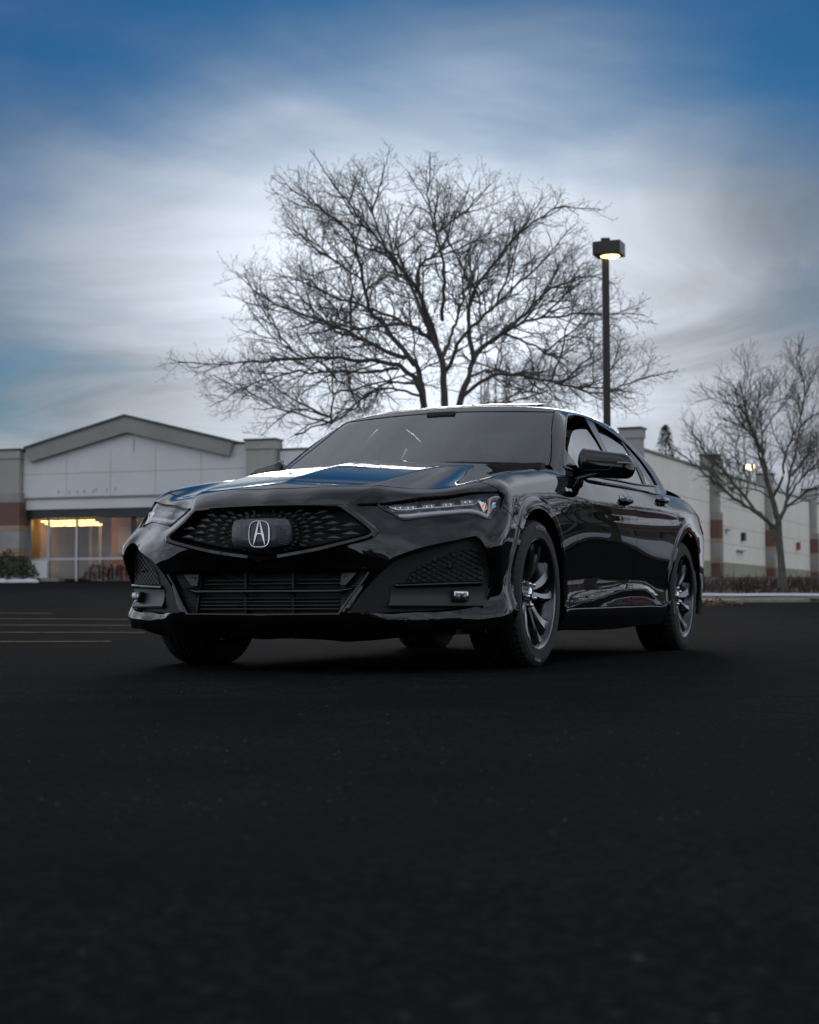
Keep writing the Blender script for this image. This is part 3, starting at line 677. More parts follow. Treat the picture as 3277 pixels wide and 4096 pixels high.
# ---- doors
belt_z = lambda y: .966+.010*(y-.6)+.012*max(0, y-1.5)**1.5
belt = lambda y0, y1, n=6: [(.87, y, belt_z(y)) for y in np.linspace(y0, y1, n)]
door_b = [(.87, 1.575, belt_z(1.575)), (.90, 1.66, .90), (.93, 1.70, .80), (.935, 1.705, .68), (.92, 1.69, .45), (.91, 1.655, sillz+.008)]
doorF = [belt(.60, 1.575), door_b, [(.91, 1.655, sillz+.008), (.905, 1.1, sillz+.003), (.905, .575, sillz)], door_f[::-1]]
doorF[0][0] = door_f[0]
dF = panel('front_door', M_paint, car, SIDE, doorF, body, h=.02)
ARB = .392
arch_r = [(.95, WB+ARB*math.cos(R(a)), WZ+ARB*math.sin(R(a))) for a in np.linspace(109, 190, 14)]
door_r = [(.865, 2.50, belt_z(2.5)), (.90, 2.565, .90), (.935, 2.69, .80), (.945, 2.735, .745), tuple(arch_r[0])]
rsill = tuple(arch_r[-1])
doorR = [belt(1.575, 2.50), door_r, [tuple(p) for p in arch_r], [rsill, (.925, 2.44, .262), (.915, 2.38, sillz+.012)], [(.915, 2.38, sillz+.012), (.91, 2.0, sillz+.010), (.91, 1.655, sillz+.008)], door_b[::-1]]
dR = panel('rear_door', M_paint, car, SIDE, doorR, body, h=.02, extra=lips(WB, .445, .95))
# ---- sills
sill = [[(.92, .40, .252), (.92, .50, .262), (.91, 1.1, sillz-.004), (.915, 2.0, sillz+.003), (.92, 2.38, sillz+.005), (.93, 2.465, .30)], [(.93, 2.465, .30), (.92, 2.45, .24), (.89, 2.40, .175)], [(.89, 2.40, .175), (.87, 1.4, .155), (.88, .40, .160)], [(.88, .40, .160), (.92, .40, .252)]]
panel('side_sill', M_gloss, car, SIDE, sill, fall(body, -.004), h=.022, depth=.03)
# ---- rear quarters, rear bumper, boot
arch_r2 = [(.95, WB+ARB*math.cos(R(a)), WZ+ARB*math.sin(R(a))) for a in np.linspace(-12, 109, 24)]
AXR = Fam('axis', (.35, 0, .55), .5, (.02, .9))
rq_rear = [(.80, 3.62, 1.005), (.86, 3.60, .90), (.88, 3.55, .75), (.88, 3.50, .55), (.87, 3.42, .26)]
quarter = [belt(2.50, 3.10, 4)+[(.80, 3.62, 1.005)], rq_rear, [(.87, 3.42, .26), tuple(arch_r2[0])], [tuple(p) for p in arch_r2], door_r[::-1]]
panel('rear_quarter', M_paint, car, AXR, quarter, body, h=.024, extra=lips(WB, .445, .95))
STR = Fam('star', (0, 2.9, .6), t=(0, 2.2))
class FamR(Fam):
    def ab(s, p): d = np.asarray(p)-s.o; return np.c_[np.arctan2(d[:, 0], d[:, 1]), np.arctan2(d[:, 2], np.hypot(d[:, 0], d[:, 1]))]
    def ray(s, q): a, b = q.T; return np.tile(s.o, (len(a), 1)), np.c_[np.sin(a)*np.cos(b), np.cos(a)*np.cos(b), np.sin(b)]
STR = FamR('star', (0, 2.9, .6), t=(0, 2.2))
panel('rear_bumper', M_paint, car, STR, sym([[(0, 3.9, .72), (.5, 3.85, .72), (.80, 3.62, .73), (.88, 3.53, .68)], [(.88, 3.53, .68), (.88, 3.50, .55), (.87, 3.42, .26)], [(.87, 3.42, .26), (.6, 3.8, .24), (0, 3.92, .24)]]), body, h=.035, mirror=False)
panel('boot_lid', M_paint, car, STR, sym([[(0, 3.45, 1.1), (.5, 3.48, 1.07), (.74, 3.55, 1.02)], [(.74, 3.55, 1.02), (.70, 3.72, .98), (.62, 3.80, .92), (.60, 3.82, .75)], [(.60, 3.82, .75), (.3, 3.88, .735), (0, 3.9, .735)]]), body, h=.035, mirror=False)
panel('tail_lamp', M_red, car, STR, [[(.62, 3.80, .91), (.80, 3.63, .93), (.87, 3.56, .90)], [(.87, 3.56, .90), (.88, 3.54, .80), (.87, 3.56, .74)], [(.87, 3.56, .74), (.75, 3.72, .755), (.62, 3.80, .77)], [(.62, 3.80, .77), (.62, 3.80, .91)]], fall(body, -.006), h=.03)
# ---- greenhouse
dlo = [[(.82, .735, .978), (.79, .836, 1.05), (.752, .966, 1.138), (.700, 1.165, 1.250), (.665, 1.310, 1.306), (.640, 1.46, 1.335), (.630, 1.60, 1.346), (.632, 1.79, 1.350), (.653, 2.038, 1.322), (.681, 2.247, 1.281), (.714, 2.47, 1.214), (.738, 2.66, 1.140), (.775, 2.72, 1.070), (.815, 2.70, 1.015)],
       [(.815, 2.70, 1.015), (.845, 2.45, .995), (.866, 2.0, .975), (.868, 1.564, .965), (.872, 1.25, .958), (.866, .95, .955), (.82, .735, .978)]]
ws_top = [(0, 1.135, 1.338), (.3, 1.155, 1.333), (.52, 1.195, 1.317), (.612, 1.225, 1.302)]
ws_side = [(.612, 1.225, 1.302), (.66, 1.04, 1.21), (.715, .86, 1.10), (.748, .735, 1.005), (.752, .70, .985)]
rail = [(.612, 1.225, 1.302), (.575, 1.34, 1.352), (.565, 1.55, 1.375), (.575, 1.85, 1.378), (.60, 2.15, 1.345), (.62, 2.42, 1.28)]
rw_side = [(.62, 2.42, 1.28), (.635, 2.7, 1.195), (.65, 3.0, 1.115), (.66, 3.3, 1.03)]
gside = [ws_side[::-1], rail, rw_side, [(.66, 3.3, 1.03), (.72, 3.1, .99), (.80, 2.9, .97), (.84, 2.72, .965), (.875, 2.4, .95), (.88, 1.6, .94), (.88, .95, .93), (.83, .62, .95), (.752, .70, .985)]]
panel('cabin_side', M_paint, car, AXG, gside, green, holes=[dlo], h=.02, gap=.0015, hdepth=.03)
panel('windscreen', M_wind, car, FRONT, sym([ws_top, ws_side, [(.752, .70, .985), (.60, .62, .975), (0, .50, .965)]]), fall(green, .003), h=.03, gap=.002, depth=0, mirror=False)
roof_rear = [(.62, 2.42, 1.28), (.4, 2.40, 1.345), (0, 2.38, 1.39)]
panel('roof', M_paint, car, TOP, sym([ws_top, rail, roof_rear]), green, h=.028, mirror=False, gap=.002)
panel('rear_window', M_sideglass, car, TOP, sym([roof_rear[::-1], rw_side, [(.66, 3.3, 1.03), (.4, 3.38, 1.12), (0, 3.40, 1.155)]]), fall(green, .003), h=.05, mirror=False, depth=0)
# ---------------------------------------------------------------- inner liners so nothing shows through the gaps
panel('inner_liner', M_matte, car, STAR, sym([[(0, -.80, .77), (.45, -.70, .775), (.74, -.36, .81), (.85, -.35, .74)], [(.85, -.35, .74), (.88, -.37, .6), (.87, -.38, .22)], [(.87, -.38, .22), (.7, -.70, .2), (0, -.88, .2)]]), fall(body, .15), h=.05, depth=0, mirror=False)
panel('door_liner', M_int, car, SIDE, [[(.9, .62, .93), (.9, 1.5, .95), (.87, 2.6, .98)], [(.87, 2.6, .98), (.9, 2.45, .6), (.9, 2.4, .25)], [(.9, 2.4, .25), (.9, .62, .25)], [(.9, .62, .25), (.9, .62, .93)]], fall(body, .07), h=.06, depth=0)
b = MB()
b.box((0, 1.5, .19), (1.5, 4.2, .05)); b.box((0, -.42, .21), (1.1, .60, .06)); b.box((0, -.15, .42), (1.16, .9, .42)); b.box((0, .46, .62), (1.6, .06, .72)); b.box((0, 2.9, .62), (1.1, 1.2, .8)); b.box((0, 1.5, .155), (.30, 3.0, .05))
b.build('underbody', M_matte, car)
for s in (-1, 1):
    for yc in (0, WB):
        b = MB(); aa = np.linspace(R(-4), R(184), 30); V = [(s*x_, yc+.405*math.cos(a_), WZ+.405*math.sin(a_)) for a_ in aa for x_ in (.585, .938)]
        b.add(V, [(2*i, 2*i+1, 2*i+3, 2*i+2) for i in range(29)]); b.add([(s*.586, yc+.405*math.cos(a_), WZ+.405*math.sin(a_)) for a_ in aa], [tuple(range(30))])
        b.build('wheel_well_liner', M_matte, car)
for s in (-1, 1):                                # air deflector flaps ahead of the front tyres
    MB().box((s*.72, -.45, .185), (.22, .012, .04)).build('air_deflector', M_matte, car)
# ---------------------------------------------------------------- wheels
def rot_x(p, a): c, s_ = math.cos(a), math.sin(a); return (p[0], p[1]*c-p[2]*s_, p[1]*s_+p[2]*c)
TR = .340; LIP = .248
def tyre_mesh():
    prof = [(.238, -.105), (.252, -.122), (.285, -.129), (.313, -.124), (.331, -.112), (.3375, -.098), (.340, -.075)]
    grooves = [-.055, -.019, .019, .055]
    for g in grooves: prof += [(.340, g-.006), (.333, g-.004), (.333, g+.004), (.340, g+.006)]
    prof += [(.340, .075), (.3375, .098), (.331, .112), (.313, .124), (.300, .1262), (.298, .1280), (.285, .129), (.262, .1265), (.258, .1275), (.252, .122), (.238, .105)]
    K = 168; V = []; n = len(prof)
    for j in range(K):
        a = 2*math.pi*j/K; notch = (j % 3 == 0)
        for r, h in prof:
            rr = r
            if notch and abs(h) > .066 and r > .326: rr = r-.006
            V.append((h, rr*math.cos(a), rr*math.sin(a)))
    F = [(j*n+i, ((j+1) % K)*n+i, ((j+1) % K)*n+(i+1), j*n+(i+1)) for j in range(K) for i in range(n-1)]
    me = mesh('tyre', V, F, True)
    bm = bmesh.new(); bm.from_mesh(me)
    for e in bm.edges:
        if len(e.link_faces) == 2 and e.calc_face_angle(0) > R(28): e.smooth = False
    bm.to_mesh(me); bm.free(); me.materials.append(M_rubber); return me
def text_mesh(name, txt, size, ext=.001, align='CENTER', shear=0.0, sp=1.0):
    cu = bpy.data.curves.new(name, 'FONT'); cu.body = txt; cu.size = size; cu.extrude = ext; cu.align_x = align; cu.align_y = 'CENTER'; cu.shear = shear; cu.space_character = sp; cu.resolution_u = 3
    ob = bpy.data.objects.new(name, cu); COL.objects.link(ob); bpy.context.view_layer.update()
    me = bpy.data.meshes.new_from_object(ob.evaluated_get(bpy.context.evaluated_depsgraph_get())); bpy.data.objects.remove(ob); bpy.data.curves.remove(cu)
    me.name = name; return me
def bend_text(txt, size, r, xoff, ang0, sp=1.0):  # lettering moulded on the sidewall, reading outwards round the hub; on the +X face
    me = text_mesh('sidewall_lettering', txt, size, .0006, sp=sp)
    for v in me.vertices:
        tx, ty, tz = v.co; a = ang0+tx/r; rr = r+ty
        v.co = (xoff+tz, rr*math.sin(a), rr*math.cos(a))
    me.update(); me.materials.append(M_rubtxt); return me
tyre_me = tyre_mesh()
letters = [bend_text('MICHELIN', .030, .303, .1295, R(2), 1.05), bend_text('PRIMACY', .020, .303, .1285, R(188), 1.05)]
def rim_mesh():
    b = MB()
    b.lathe([(.236, -.10), (.222, -.09), (.216, -.03), (.216, .05), (.222, .088), (.234, .100), (.2365, .106), (.244, .1175), (.2505, .1215), (.2555, .1195), (.2555, .110), (.247, .10)], 96, 'x')
    return b
def spoke_mesh(sw, w0, w1, hub, rim_a):           # one twisted spoke, base at the hub, flaring into the rim
    st = 12; V = []
    for i in range(st+1):
        t = i/st; r = .050+t*(.229-.050)
        a = hub+(rim_a-hub)*t+sw*math.sin(t*math.pi)*.5
        w = w0*(1-t)+w1*t+.006*(t > .9)
        top = .066+.030*math.sin(t*1.5)+.010*t            # front face bows outwards to the rim
        dp = .045+.010*math.sin(math.pi*t)
        da = w/max(r, .03)
        tilt = .010*math.sin(math.pi*t)
        sec = [(top-dp, a-da*1.35), (top-.012-tilt, a-da), (top-tilt*.6, a-da*.72), (top, a+da*.55), (top-.006, a+da), (top-dp, a+da*1.25)]
        V += [(x, r*math.sin(b_), r*math.cos(b_)) for x, b_ in sec]
    F = []
    for i in range(st):
        for j in range(5): F.append((i*6+j, i*6+j+1, (i+1)*6+j+1, (i+1)*6+j))
        F.append((i*6+5, i*6, (i+1)*6, (i+1)*6+5))
    F += [(0, 5, 4, 3, 2, 1), tuple(st*6+j for j in range(6))]
    me = mesh('spoke', V, F, True)
    bm = bmesh.new(); bm.from_mesh(me); bmesh.ops.recalc_face_normals(bm, faces=bm.faces)
    for e in bm.edges:
        if len(e.link_faces) == 2 and e.calc_face_angle(0) > R(22): e.smooth = False
    bm.to_mesh(me); bm.free(); me.materials.append(M_wheel); me.materials.append(M_wface)
    for p in me.polygons:
        if p.normal.x > .86: p.material_index = 1
    return me
sp_a = spoke_mesh(R(10), .018, .036, R(-10), R(-16)); sp_b = spoke_mesh(R(10), .012, .020, R(12), R(15))
rim_me = rim_mesh().build('wheel', M_wheel, None, auto=40); rim_data = rim_me.data; rim_data.materials.append(M_wface)
for p_ in rim_data.polygons:
    if p_.center.yz.length > .2435: p_.material_index = 1
bpy.data.objects.remove(rim_me)
hub_b = MB(); hub_b.lathe([(.0, .070), (.030, .070), (.062, .066), (.072, .055), (.074, .02)], 40, 'x'); _o = hub_b.build('hub', M_wheel, None, auto=40); hub_me = _o.data; bpy.data.objects.remove(_o)
_b = MB(); _b.lathe([(0, .088), (.024, .087), (.030, .082), (.031, .068)], 32, 'x'); _o = _b.build('wheel_cap', M_chrome, None, auto=40); cap_me = _o.data; bpy.data.objects.remove(_o)
_b = MB(); _b.lathe([(0, .030), (.006, .0285), (.0095, .022), (.0105, .010), (.0105, 0)], 12, 'x'); _o = _b.build('lug_nut', M_chrome, None, auto=50); lug_me = _o.data; bpy.data.objects.remove(_o)
_b = MB(); _b.lathe([(.06, -.005), (.165, -.005), (.165, -.03), (.06, -.03)], 48, 'x'); _b.lathe([(.06, .0), (.085, .02), (.085, -.02)], 32, 'x'); _o = _b.build('brake_disc', M_disc, None, auto=40); disc_me = _o.data; bpy.data.objects.remove(_o)
_b = MB(); _b.prism([(-.055, .168*math.sin(a), .168*math.cos(a)) for a in np.linspace(R(-118), R(-62), 8)]+[(-.055, .10*math.sin(a), .10*math.cos(a)) for a in np.linspace(R(-62), R(-118), 8)], (.075, 0, 0)); _o = _b.build('brake_caliper', M_matte, None); cal_me = _o.data; bpy.data.objects.remove(_o)
CX = .8035
for yc, steer, spin in ((0, 0, R(4)), (WB, 0, R(22))):
    for s in (1, -1):
        w = link('wheel', rim_data, None, car); w.location = (s*CX, yc, WZ); w.rotation_euler = (0, 0, 0 if s > 0 else math.pi)
        ty = link('tyre', tyre_me, None, w); ty.rotation_euler = (spin, 0, 0)
        for k in range(5):
            for sm in (sp_a, sp_b):
                q = link('spoke', sm, None, w); q.rotation_euler = (-(spin+2*math.pi*k/5), 0, 0)
            q = link('lug_nut', lug_me, None, w); a = spin+2*math.pi*(k+.5)/5; q.location = (.066, .052*math.sin(a), .052*math.cos(a))
        link('hub', hub_me, None, w); link('wheel_cap', cap_me, None, w); d = link('brake_disc', disc_me, None, w); cc = link('brake_caliper', cal_me, None, w)
        if s < 0: cc.rotation_euler = (math.pi, 0, 0)
        for lm in letters:
            l = link('sidewall_lettering', lm, None, w); l.rotation_euler = ((R(0) if yc == 0 else R(-70)), 0, 0)
# ---------------------------------------------------------------- grille
_gn = Grid(lambda a, c: FRONT.solve(np.c_[a, c], body)[:, 1], -.96, .96, 121, .16, .80, 61)
def fpt(x, z, off=0.0):                           # a point on the nose surface, off metres further back
    return np.array([x, float(_gn(np.array([x]), np.array([z]))[0])+off, z])
def fpts(xz, off=0.0):
    xz = np.asarray(xz, float); return np.c_[xz[:, 0], _gn(xz[:, 0], xz[:, 1])+off, xz[:, 1]]
def resamp(pts, n):
    c = catmull(pts, .004); d = np.r_[0, np.cumsum(np.linalg.norm(np.diff(c, axis=0), axis=1))]; t = np.linspace(0, d[-1], n+1)[:-1]
    return np.stack([np.interp(t, d, c[:, k]) for k in range(c.shape[1])], 1)
def xz(sides): return [[(p[0], p[2]) for p in s] for s in sides]
def msym2(half): return half+[[(-x, z) for x, z in s][::-1] for s in half[::-1]]
g_out = msym2(xz(grille_o))
g_in = msym2([[(0, .502), (.245, .537), (.425, .575)], [(.425, .575), (.468, .586), (.478, .594), (.466, .606)], [(.466, .606), (.40, .657), (.343, .698)], [(.343, .698), (.2, .703), (0, .705)]])
cnt = (24, 8, 14, 20, 20, 14, 8, 24)
GO = np.vstack([resamp(s, n) for s, n in zip(g_out, cnt)]); GI = np.vstack([resamp(s, n) for s, n in zip(g_in, cnt)])
rings = [(GO*1.0, .004), (GO*.97+GI*.03, -.006), (GO*.72+GI*.28, -.012), (GO*.30+GI*.70, -.008), (GO*.12+GI*.88, .004), (GI, .032), (GI, .06)]
V = []; n = len(GO)
for q, off in rings: V += list(fpts(q, off))
F = [(i*n+j, (i+1)*n+j, (i+1)*n+(j+1) % n, i*n+(j+1) % n) for i in range(len(rings)-1) for j in range(n)]
me = mesh('grille_frame', V, F, True); bm = bmesh.new(); bm.from_mesh(me); bmesh.ops.recalc_face_normals(bm, faces=bm.faces)
for e in bm.edges:
    if len(e.link_faces) == 2 and e.calc_face_angle(0) > R(30): e.smooth = False
bm.to_mesh(me); bm.free()
grille = link('grille', me, M_gloss, car)
V = list(fpts(GI*1.02, .058)); c0 = len(V); V.append(fpt(0, .60, .058)); F = [(j, (j+1) % n, c0) for j in range(n)]
link('grille_backing', mesh('grille_backing', V, F), M_matte, grille)
# gem-like teeth radiating from the badge
gem = MB(); gem.add([(-.5, -.1, -.30), (.5, -.1, -.30), (0, .35, .55), (0, -.45, -.34), (0, .5, -.40)], [(0, 3, 2), (3, 1, 2), (0, 4, 3), (3, 4, 1), (0, 2, 4), (1, 4, 2)])
_o = gem.build('grille_tooth', M_dchrome, None); gem_me = _o.data; bpy.data.objects.remove(_o)
M_tooth = pmat('grille_tooth_satin', (.42, .43, .46), .32, .9); gem_me.materials.clear(); gem_me.materials.append(M_tooth)
cz0 = .592; wires = MB(); GIin = GI*np.array([.965, 1])+np.array([0, 0]); GIin = (GI-[0, .60])*[.955, .90]+[0, .60]
NA = 34; ringsr = [(.160, .082), (.206, .099), (.262, .120), (.325, .143), (.395, .168), (.465, .192)]
nodes = {}
for k, (ra, rb) in enumerate(ringsr):
    for i in range(NA):
        a = 2*math.pi*(i+.5*(k % 2))/NA; a2 = a
        x = ra*math.copysign(abs(math.cos(a2))**.9, math.cos(a2)); z = cz0+rb*math.copysign(abs(math.sin(a2))**.9, math.sin(a2))
        if inpoly(np.array([[x, z]]), GIin)[0]: nodes[(k, i)] = (x, z)
for (k, i), (x, z) in nodes.items():
    p = fpt(x, z, .020); dx, dzz = x, (z-cz0)*1.0; L_ = math.hypot(dx/ringsr[k][0], dzz/ringsr[k][1])
    ang = math.atan2(dzz*.55, dx); horiz = abs(math.cos(ang))
    ln = (.020+.0150*k)*(.5+.5*horiz**2); wd = .0100+.0012*k
    q = link('grille_tooth', gem_me, None, grille); q.location = p; q.scale = (ln, .022, wd*(.8+.2*horiz)); aa = ang if abs(ang) < math.pi/2 else ang-math.pi
    q.rotation_euler = (0, -aa, math.atan(.9*x))
    for (k2, i2) in ((k+1, i), (k+1, i-1 if k % 2 == 0 else (i+1) % NA)):
        if (k2, i2) in nodes:
            x2, z2 = nodes[(k2, i2)]; wires.tube([fpt(x, z, .026), fpt(x2, z2, .026)], .0012, 4)
for i in range(NA):
    for k in range(4):
        if (k, i) in nodes and (k+2, i) in nodes: wires.tube([fpt(*nodes[(k, i)], .028), fpt(*nodes[(k+2, i)], .028)], .0008, 4)
wires.build('grille_lattice', M_dchrome, grille)
# badge plate and emblem
pl = [(-.118, .655), (-.04, .658), (.04, .658), (.118, .655), (.132, .648), (.140, .625), (.1425, .595), (.141, .565), (.136, .549), (.122, .543), (.06, .534), (0, .526), (-.06, .534), (-.122, .543), (-.136, .549), (-.141, .565), (-.1425, .595), (-.140, .625), (-.132, .648)]
PL = np.array(pl); n = len(PL); V = []; cpl = np.array([0, .595])
def plate_y(x): return -.972+.55*x*x
for sc_, dy in ((1.0, .020), (1.0, .004), (.985, 0.0), (.5, 0.0)): V += [(x, plate_y(x)+dy, z) for x, z in (PL-cpl)*sc_+cpl]
V.append((0, plate_y(0), .595)); F = [(i*n+j, i*n+(j+1) % n, (i+1)*n+(j+1) % n, (i+1)*n+j) for i in range(3) for j in range(n)]+[(3*n+j, 3*n+(j+1) % n, 4*n) for j in range(n)]
F = [q[::-1] for q in F]
plate = link('badge_plate', mesh('badge_plate', V, F, True), M_plate, car)
bm = bmesh.new(); bm.from_mesh(plate.data); bmesh.ops.recalc_face_normals(bm, faces=bm.faces); bm.to_mesh(plate.data); bm.free()
b = MB()
for s in (-1, 1):
    for i in range(11):
        t = (i-5)/5*.9; zc_ = .597+t*.047; x0 = s*(.089+.012*(1-t*t)*0+.004*((i*7) % 3)); x1 = s*(.134-.006*abs(t)); z1 = .597+t*.060
        b.tube([(x0, plate_y(x0)-.0003, zc_), (x1, plate_y(x1)-.0003, z1)], .0006, 4)
    for i in range(9):
        t = (i-4)/4*.9; t2 = (i-3)/4*.9
        b.tube([(s*(.093-.003*t*t), plate_y(.09)-.0003, .597+t*.047), (s*(.093-.003*t2*t2), plate_y(.09)-.0003, .597+t2*.047)], .0005, 4)
tag(b.build('plate_line', pmat('plate_line_grey', (.12, .13, .15), .4), plate), kind='stuff')
EM = MB(); ey = plate_y(0)-.001; ez = .594
def flat(poly, th=.004): EM.prism([(x, ey, ez+z) for x, z in poly], (0, -th, 0))
for s in (-1, 1):
    flat([(s*.0055, .051), (s*.0012, .051), (s*.0105, -.004), (s*.0265, -.049), (s*.0275, -.045), (s*.0215, -.006)])
flat([(-.0100, .0015), (.0100, .0015), (.0108, -.0032), (-.0108, -.0032)])
K = 72
def sq(hw, hh, a, e=.62): return (hw*math.copysign(abs(math.cos(a))**e, math.cos(a)), hh*math.copysign(abs(math.sin(a))**e, math.sin(a)))
V = []
for j in range(K):
    a = 2*math.pi*j/K; w = .0022+.0028*max(0, math.cos(a))**3
    o1 = sq(.0500, .0565, a); i1 = sq(.0500-w, .0565-.0022, a)
    V += [(o1[0], ey, ez-.002+o1[1]), (o1[0], ey-.004, ez-.002+o1[1]), (i1[0], ey-.004, ez-.002+i1[1]), (i1[0], ey, ez-.002+i1[1])]
EM.add(V, [(j*4+k, j*4+(k+1) % 4, ((j+1) % K)*4+(k+1) % 4, ((j+1) % K)*4+k) for j in range(K) for k in range(4)])
em = EM.build('emblem', M_chrome, plate); bm = bmesh.new(); bm.from_mesh(em.data); bmesh.ops.recalc_face_normals(bm, faces=bm.faces); bm.to_mesh(em.data); bm.free()
# ---------------------------------------------------------------- lower intake
IO = np.vstack([resamp(s, 14) for s in msym2(xz(intake_o))]); n = len(IO)
IIo = (IO-[0, .345])*[.975, .94]+[0, .345]
V = list(fpts(IO, .006))+list(fpts(IO*.996+np.array([0, .0012]), -.006))+list(fpts(IIo, -.003))+list(fpts(IIo, .10)); F = [(i*n+j, i*n+(j+1) % n, (i+1)*n+(j+1) % n, (i+1)*n+j) for i in range(3) for j in range(n)]
me = mesh('lower_intake', V, F, False); bm = bmesh.new(); bm.from_mesh(me); bmesh.ops.recalc_face_normals(bm, faces=bm.faces); bm.to_mesh(me); bm.free()
intake = link('lower_intake', me, M_gloss, car)
V = list(fpts(IO*1.0, .098))+[fpt(0, .345, .098)]; link('intake_backing', mesh('intake_backing', V, [(j, (j+1) % n, n) for j in range(n)]), M_matte, intake)
def bar(name, x0, x1, z0, z1, off0, th, m, par, nx=14, rnd=.3):
    xs = np.linspace(x0, x1, nx); V = []
    for x in xs:
        y = fpt(x, (z0+z1)/2, off0)[1]
        V += [(x, y+th, z0), (x, y+th*rnd, z0), (x, y, z0+(z1-z0)*.3), (x, y, z0+(z1-z0)*.7), (x, y+th*rnd, z1), (x, y+th, z1)]
    F = [(i*6+j, i*6+j+1, (i+1)*6+j+1, (i+1)*6+j) for i in range(nx-1) for j in range(5)]+[(0, 1, 2, 3, 4, 5), tuple((nx-1)*6+j for j in (5, 4, 3, 2, 1, 0))]
    return link(name, mesh(name, V, F, False), m, par)
for z in (.270, .2855, .301, .3165, .378, .394): bar('intake_slat', -.335, .335, z, z+.006, .062, .02, M_rad, intake)
for x in (-.115, .115, 0.0):
    if x: MB().box((x, fpt(x, .34, .055)[1]+.01, .34), (.010, .022, .19)).build('intake_post', M_matte, intake)
# cross bar with swept-up ends
V = []; xs = np.linspace(-.425, .425, 41)
for x in xs:
    t = max(0, (abs(x)-.34)/.085); zb = .349+.016*t; hh = .011*(1-.75*t); y = fpt(x, .352, .018+.03*t)[1]
    V += [(x, y+.03, zb-hh), (x, y+.006, zb-hh), (x, y, zb-hh*.4), (x, y+.004, zb+hh*.5), (x, y+.016, zb+hh), (x, y+.03, zb+hh)]
F = [(i*6+j, i*6+j+1, (i+1)*6+j+1, (i+1)*6+j) for i in range(40) for j in range(5)]
me = mesh('intake_bar', V, F, True); link('intake_bar', me, M_gloss, intake)
for s in (-1, 1):
    rb = MB()
    for i in range(23):
        z = .258+i*.0078; xe = .372+(z-.25)*.60-.012; x0 = .345
        if xe-x0 < .01: continue
        p0, p1 = fpt(s*x0, z, .045), fpt(s*xe, z, .032); rb.tube([p0, p1], .0022, 4)
    p = [fpt(s*.344, .252, .05), fpt(s*.362, .252, .05), fpt(s*.468, .43, .036), fpt(s*.344, .43, .05)]; rb.add(p, [(0, 1, 2, 3)])
    rb.build('ribbed_panel', M_satin, intake)
    tb = MB(); q = [(.345, .374), (.372, .374), (.418, .424), (.345, .424)]
    tb.prism([fpt(s*x, z, .022) for x, z in q], (0, .02, 0)); tab = tb.build('sensor_tab', M_satin, intake)
    rg = MB(); cpt = fpt(s*.368, .402, .0205); rg.tube([(cpt[0]+.010*math.cos(a), cpt[1]-.001, cpt[2]+.012*math.sin(a)) for a in np.linspace(R(150), R(390), 15)], .0013, 4); rg.tube([(cpt[0]-.014, cpt[1]-.001, cpt[2]+.009), (cpt[0]+.014, cpt[1]-.001, cpt[2]+.009)], .0013, 4); rg.build('tow_hook_cover', M_matte, tab)
# ---------------------------------------------------------------- fog pockets (built left, mirrored right)
def pf(x, off=0): return -.835+.80*(x-.56)+1.0*max(0, x-.80)**2+off
PO = np.vstack([resamp([(p[0], p[2]) for p in s], 16) for s in pocket_o]); POc = PO.mean(0)
fp_in = (PO-POc)*.97+POc
V = [(x, pf(x, .012), z) for x, z in fp_in]; n = len(V); V.append((POc[0], pf(POc[0], .012), POc[1]))
Wl = list(project(np.array([(x, pf(x), z) for x, z in PO]), body, 3)); 
me = mesh('fog_pocket', V, [(j, (j+1) % n, n) for j in range(n)], False)
pocket = link('fog_pocket', me, M_matte, car)
# pocket walls
surf = project(np.array([fpt(x, z) for x, z in PO]), body)
V = list(surf)+[(x, pf(x, .014), z) for x, z in fp_in]; me = mesh('pocket_wall', V, [(j, (j+1) % n, n+(j+1) % n, n+j) for j in range(n)], True); wall = link('pocket_wall', me, M_gloss, pocket)
# mesh insert: crossing ridges forming flat diamonds
zone = [q for q in ((PO-POc)*.93+POc) if q[1] > .385]; zone = np.array(zone+[(zone[-1][0], .385), (zone[0][0], .385)])
zone = np.array([(.60, .385), (.63, .44), (.68, .475), (.74, .502), (.80, .522), (.845, .528), (.862, .50), (.868, .44), (.866, .385)])
lat = MB()
for sgn in (1, -1):
    for k in range(-14, 26):
        pts = []
        for i in range(90):
            x = .56+i*.004; z = .385+(x-.60)*sgn*.62+(k if sgn > 0 else k)*.0215-(0.0 if sgn > 0 else -.17)
            pts.append((x, z, bool(inpoly(np.array([[x, z]]), zone)[0])))
        run = []
        for x, z, ok in pts+[(0, 0, False)]:
            if ok: run.append((x, pf(x, -.001), z))
            else:
                if len(run) > 2: lat.tube([run[0], run[len(run)//2], run[-1]], .0022, 4)
                run = []
lat.build('mesh_insert', M_satin, pocket)
V = [(x, pf(x, .008), z) for x, z in zone]; link('mesh_backing', mesh('mesh_backing', V, [tuple(range(len(V)))[::-1]]), M_satin, pocket)
_b = MB(); _b.lathe([(0, 0), (.008, .001), (.0095, .004), (.0095, .02)], 18, 'y', (.755, pf(.755, -.006), .452)); _b.build('parking_sensor', M_satin, pocket, auto=40)
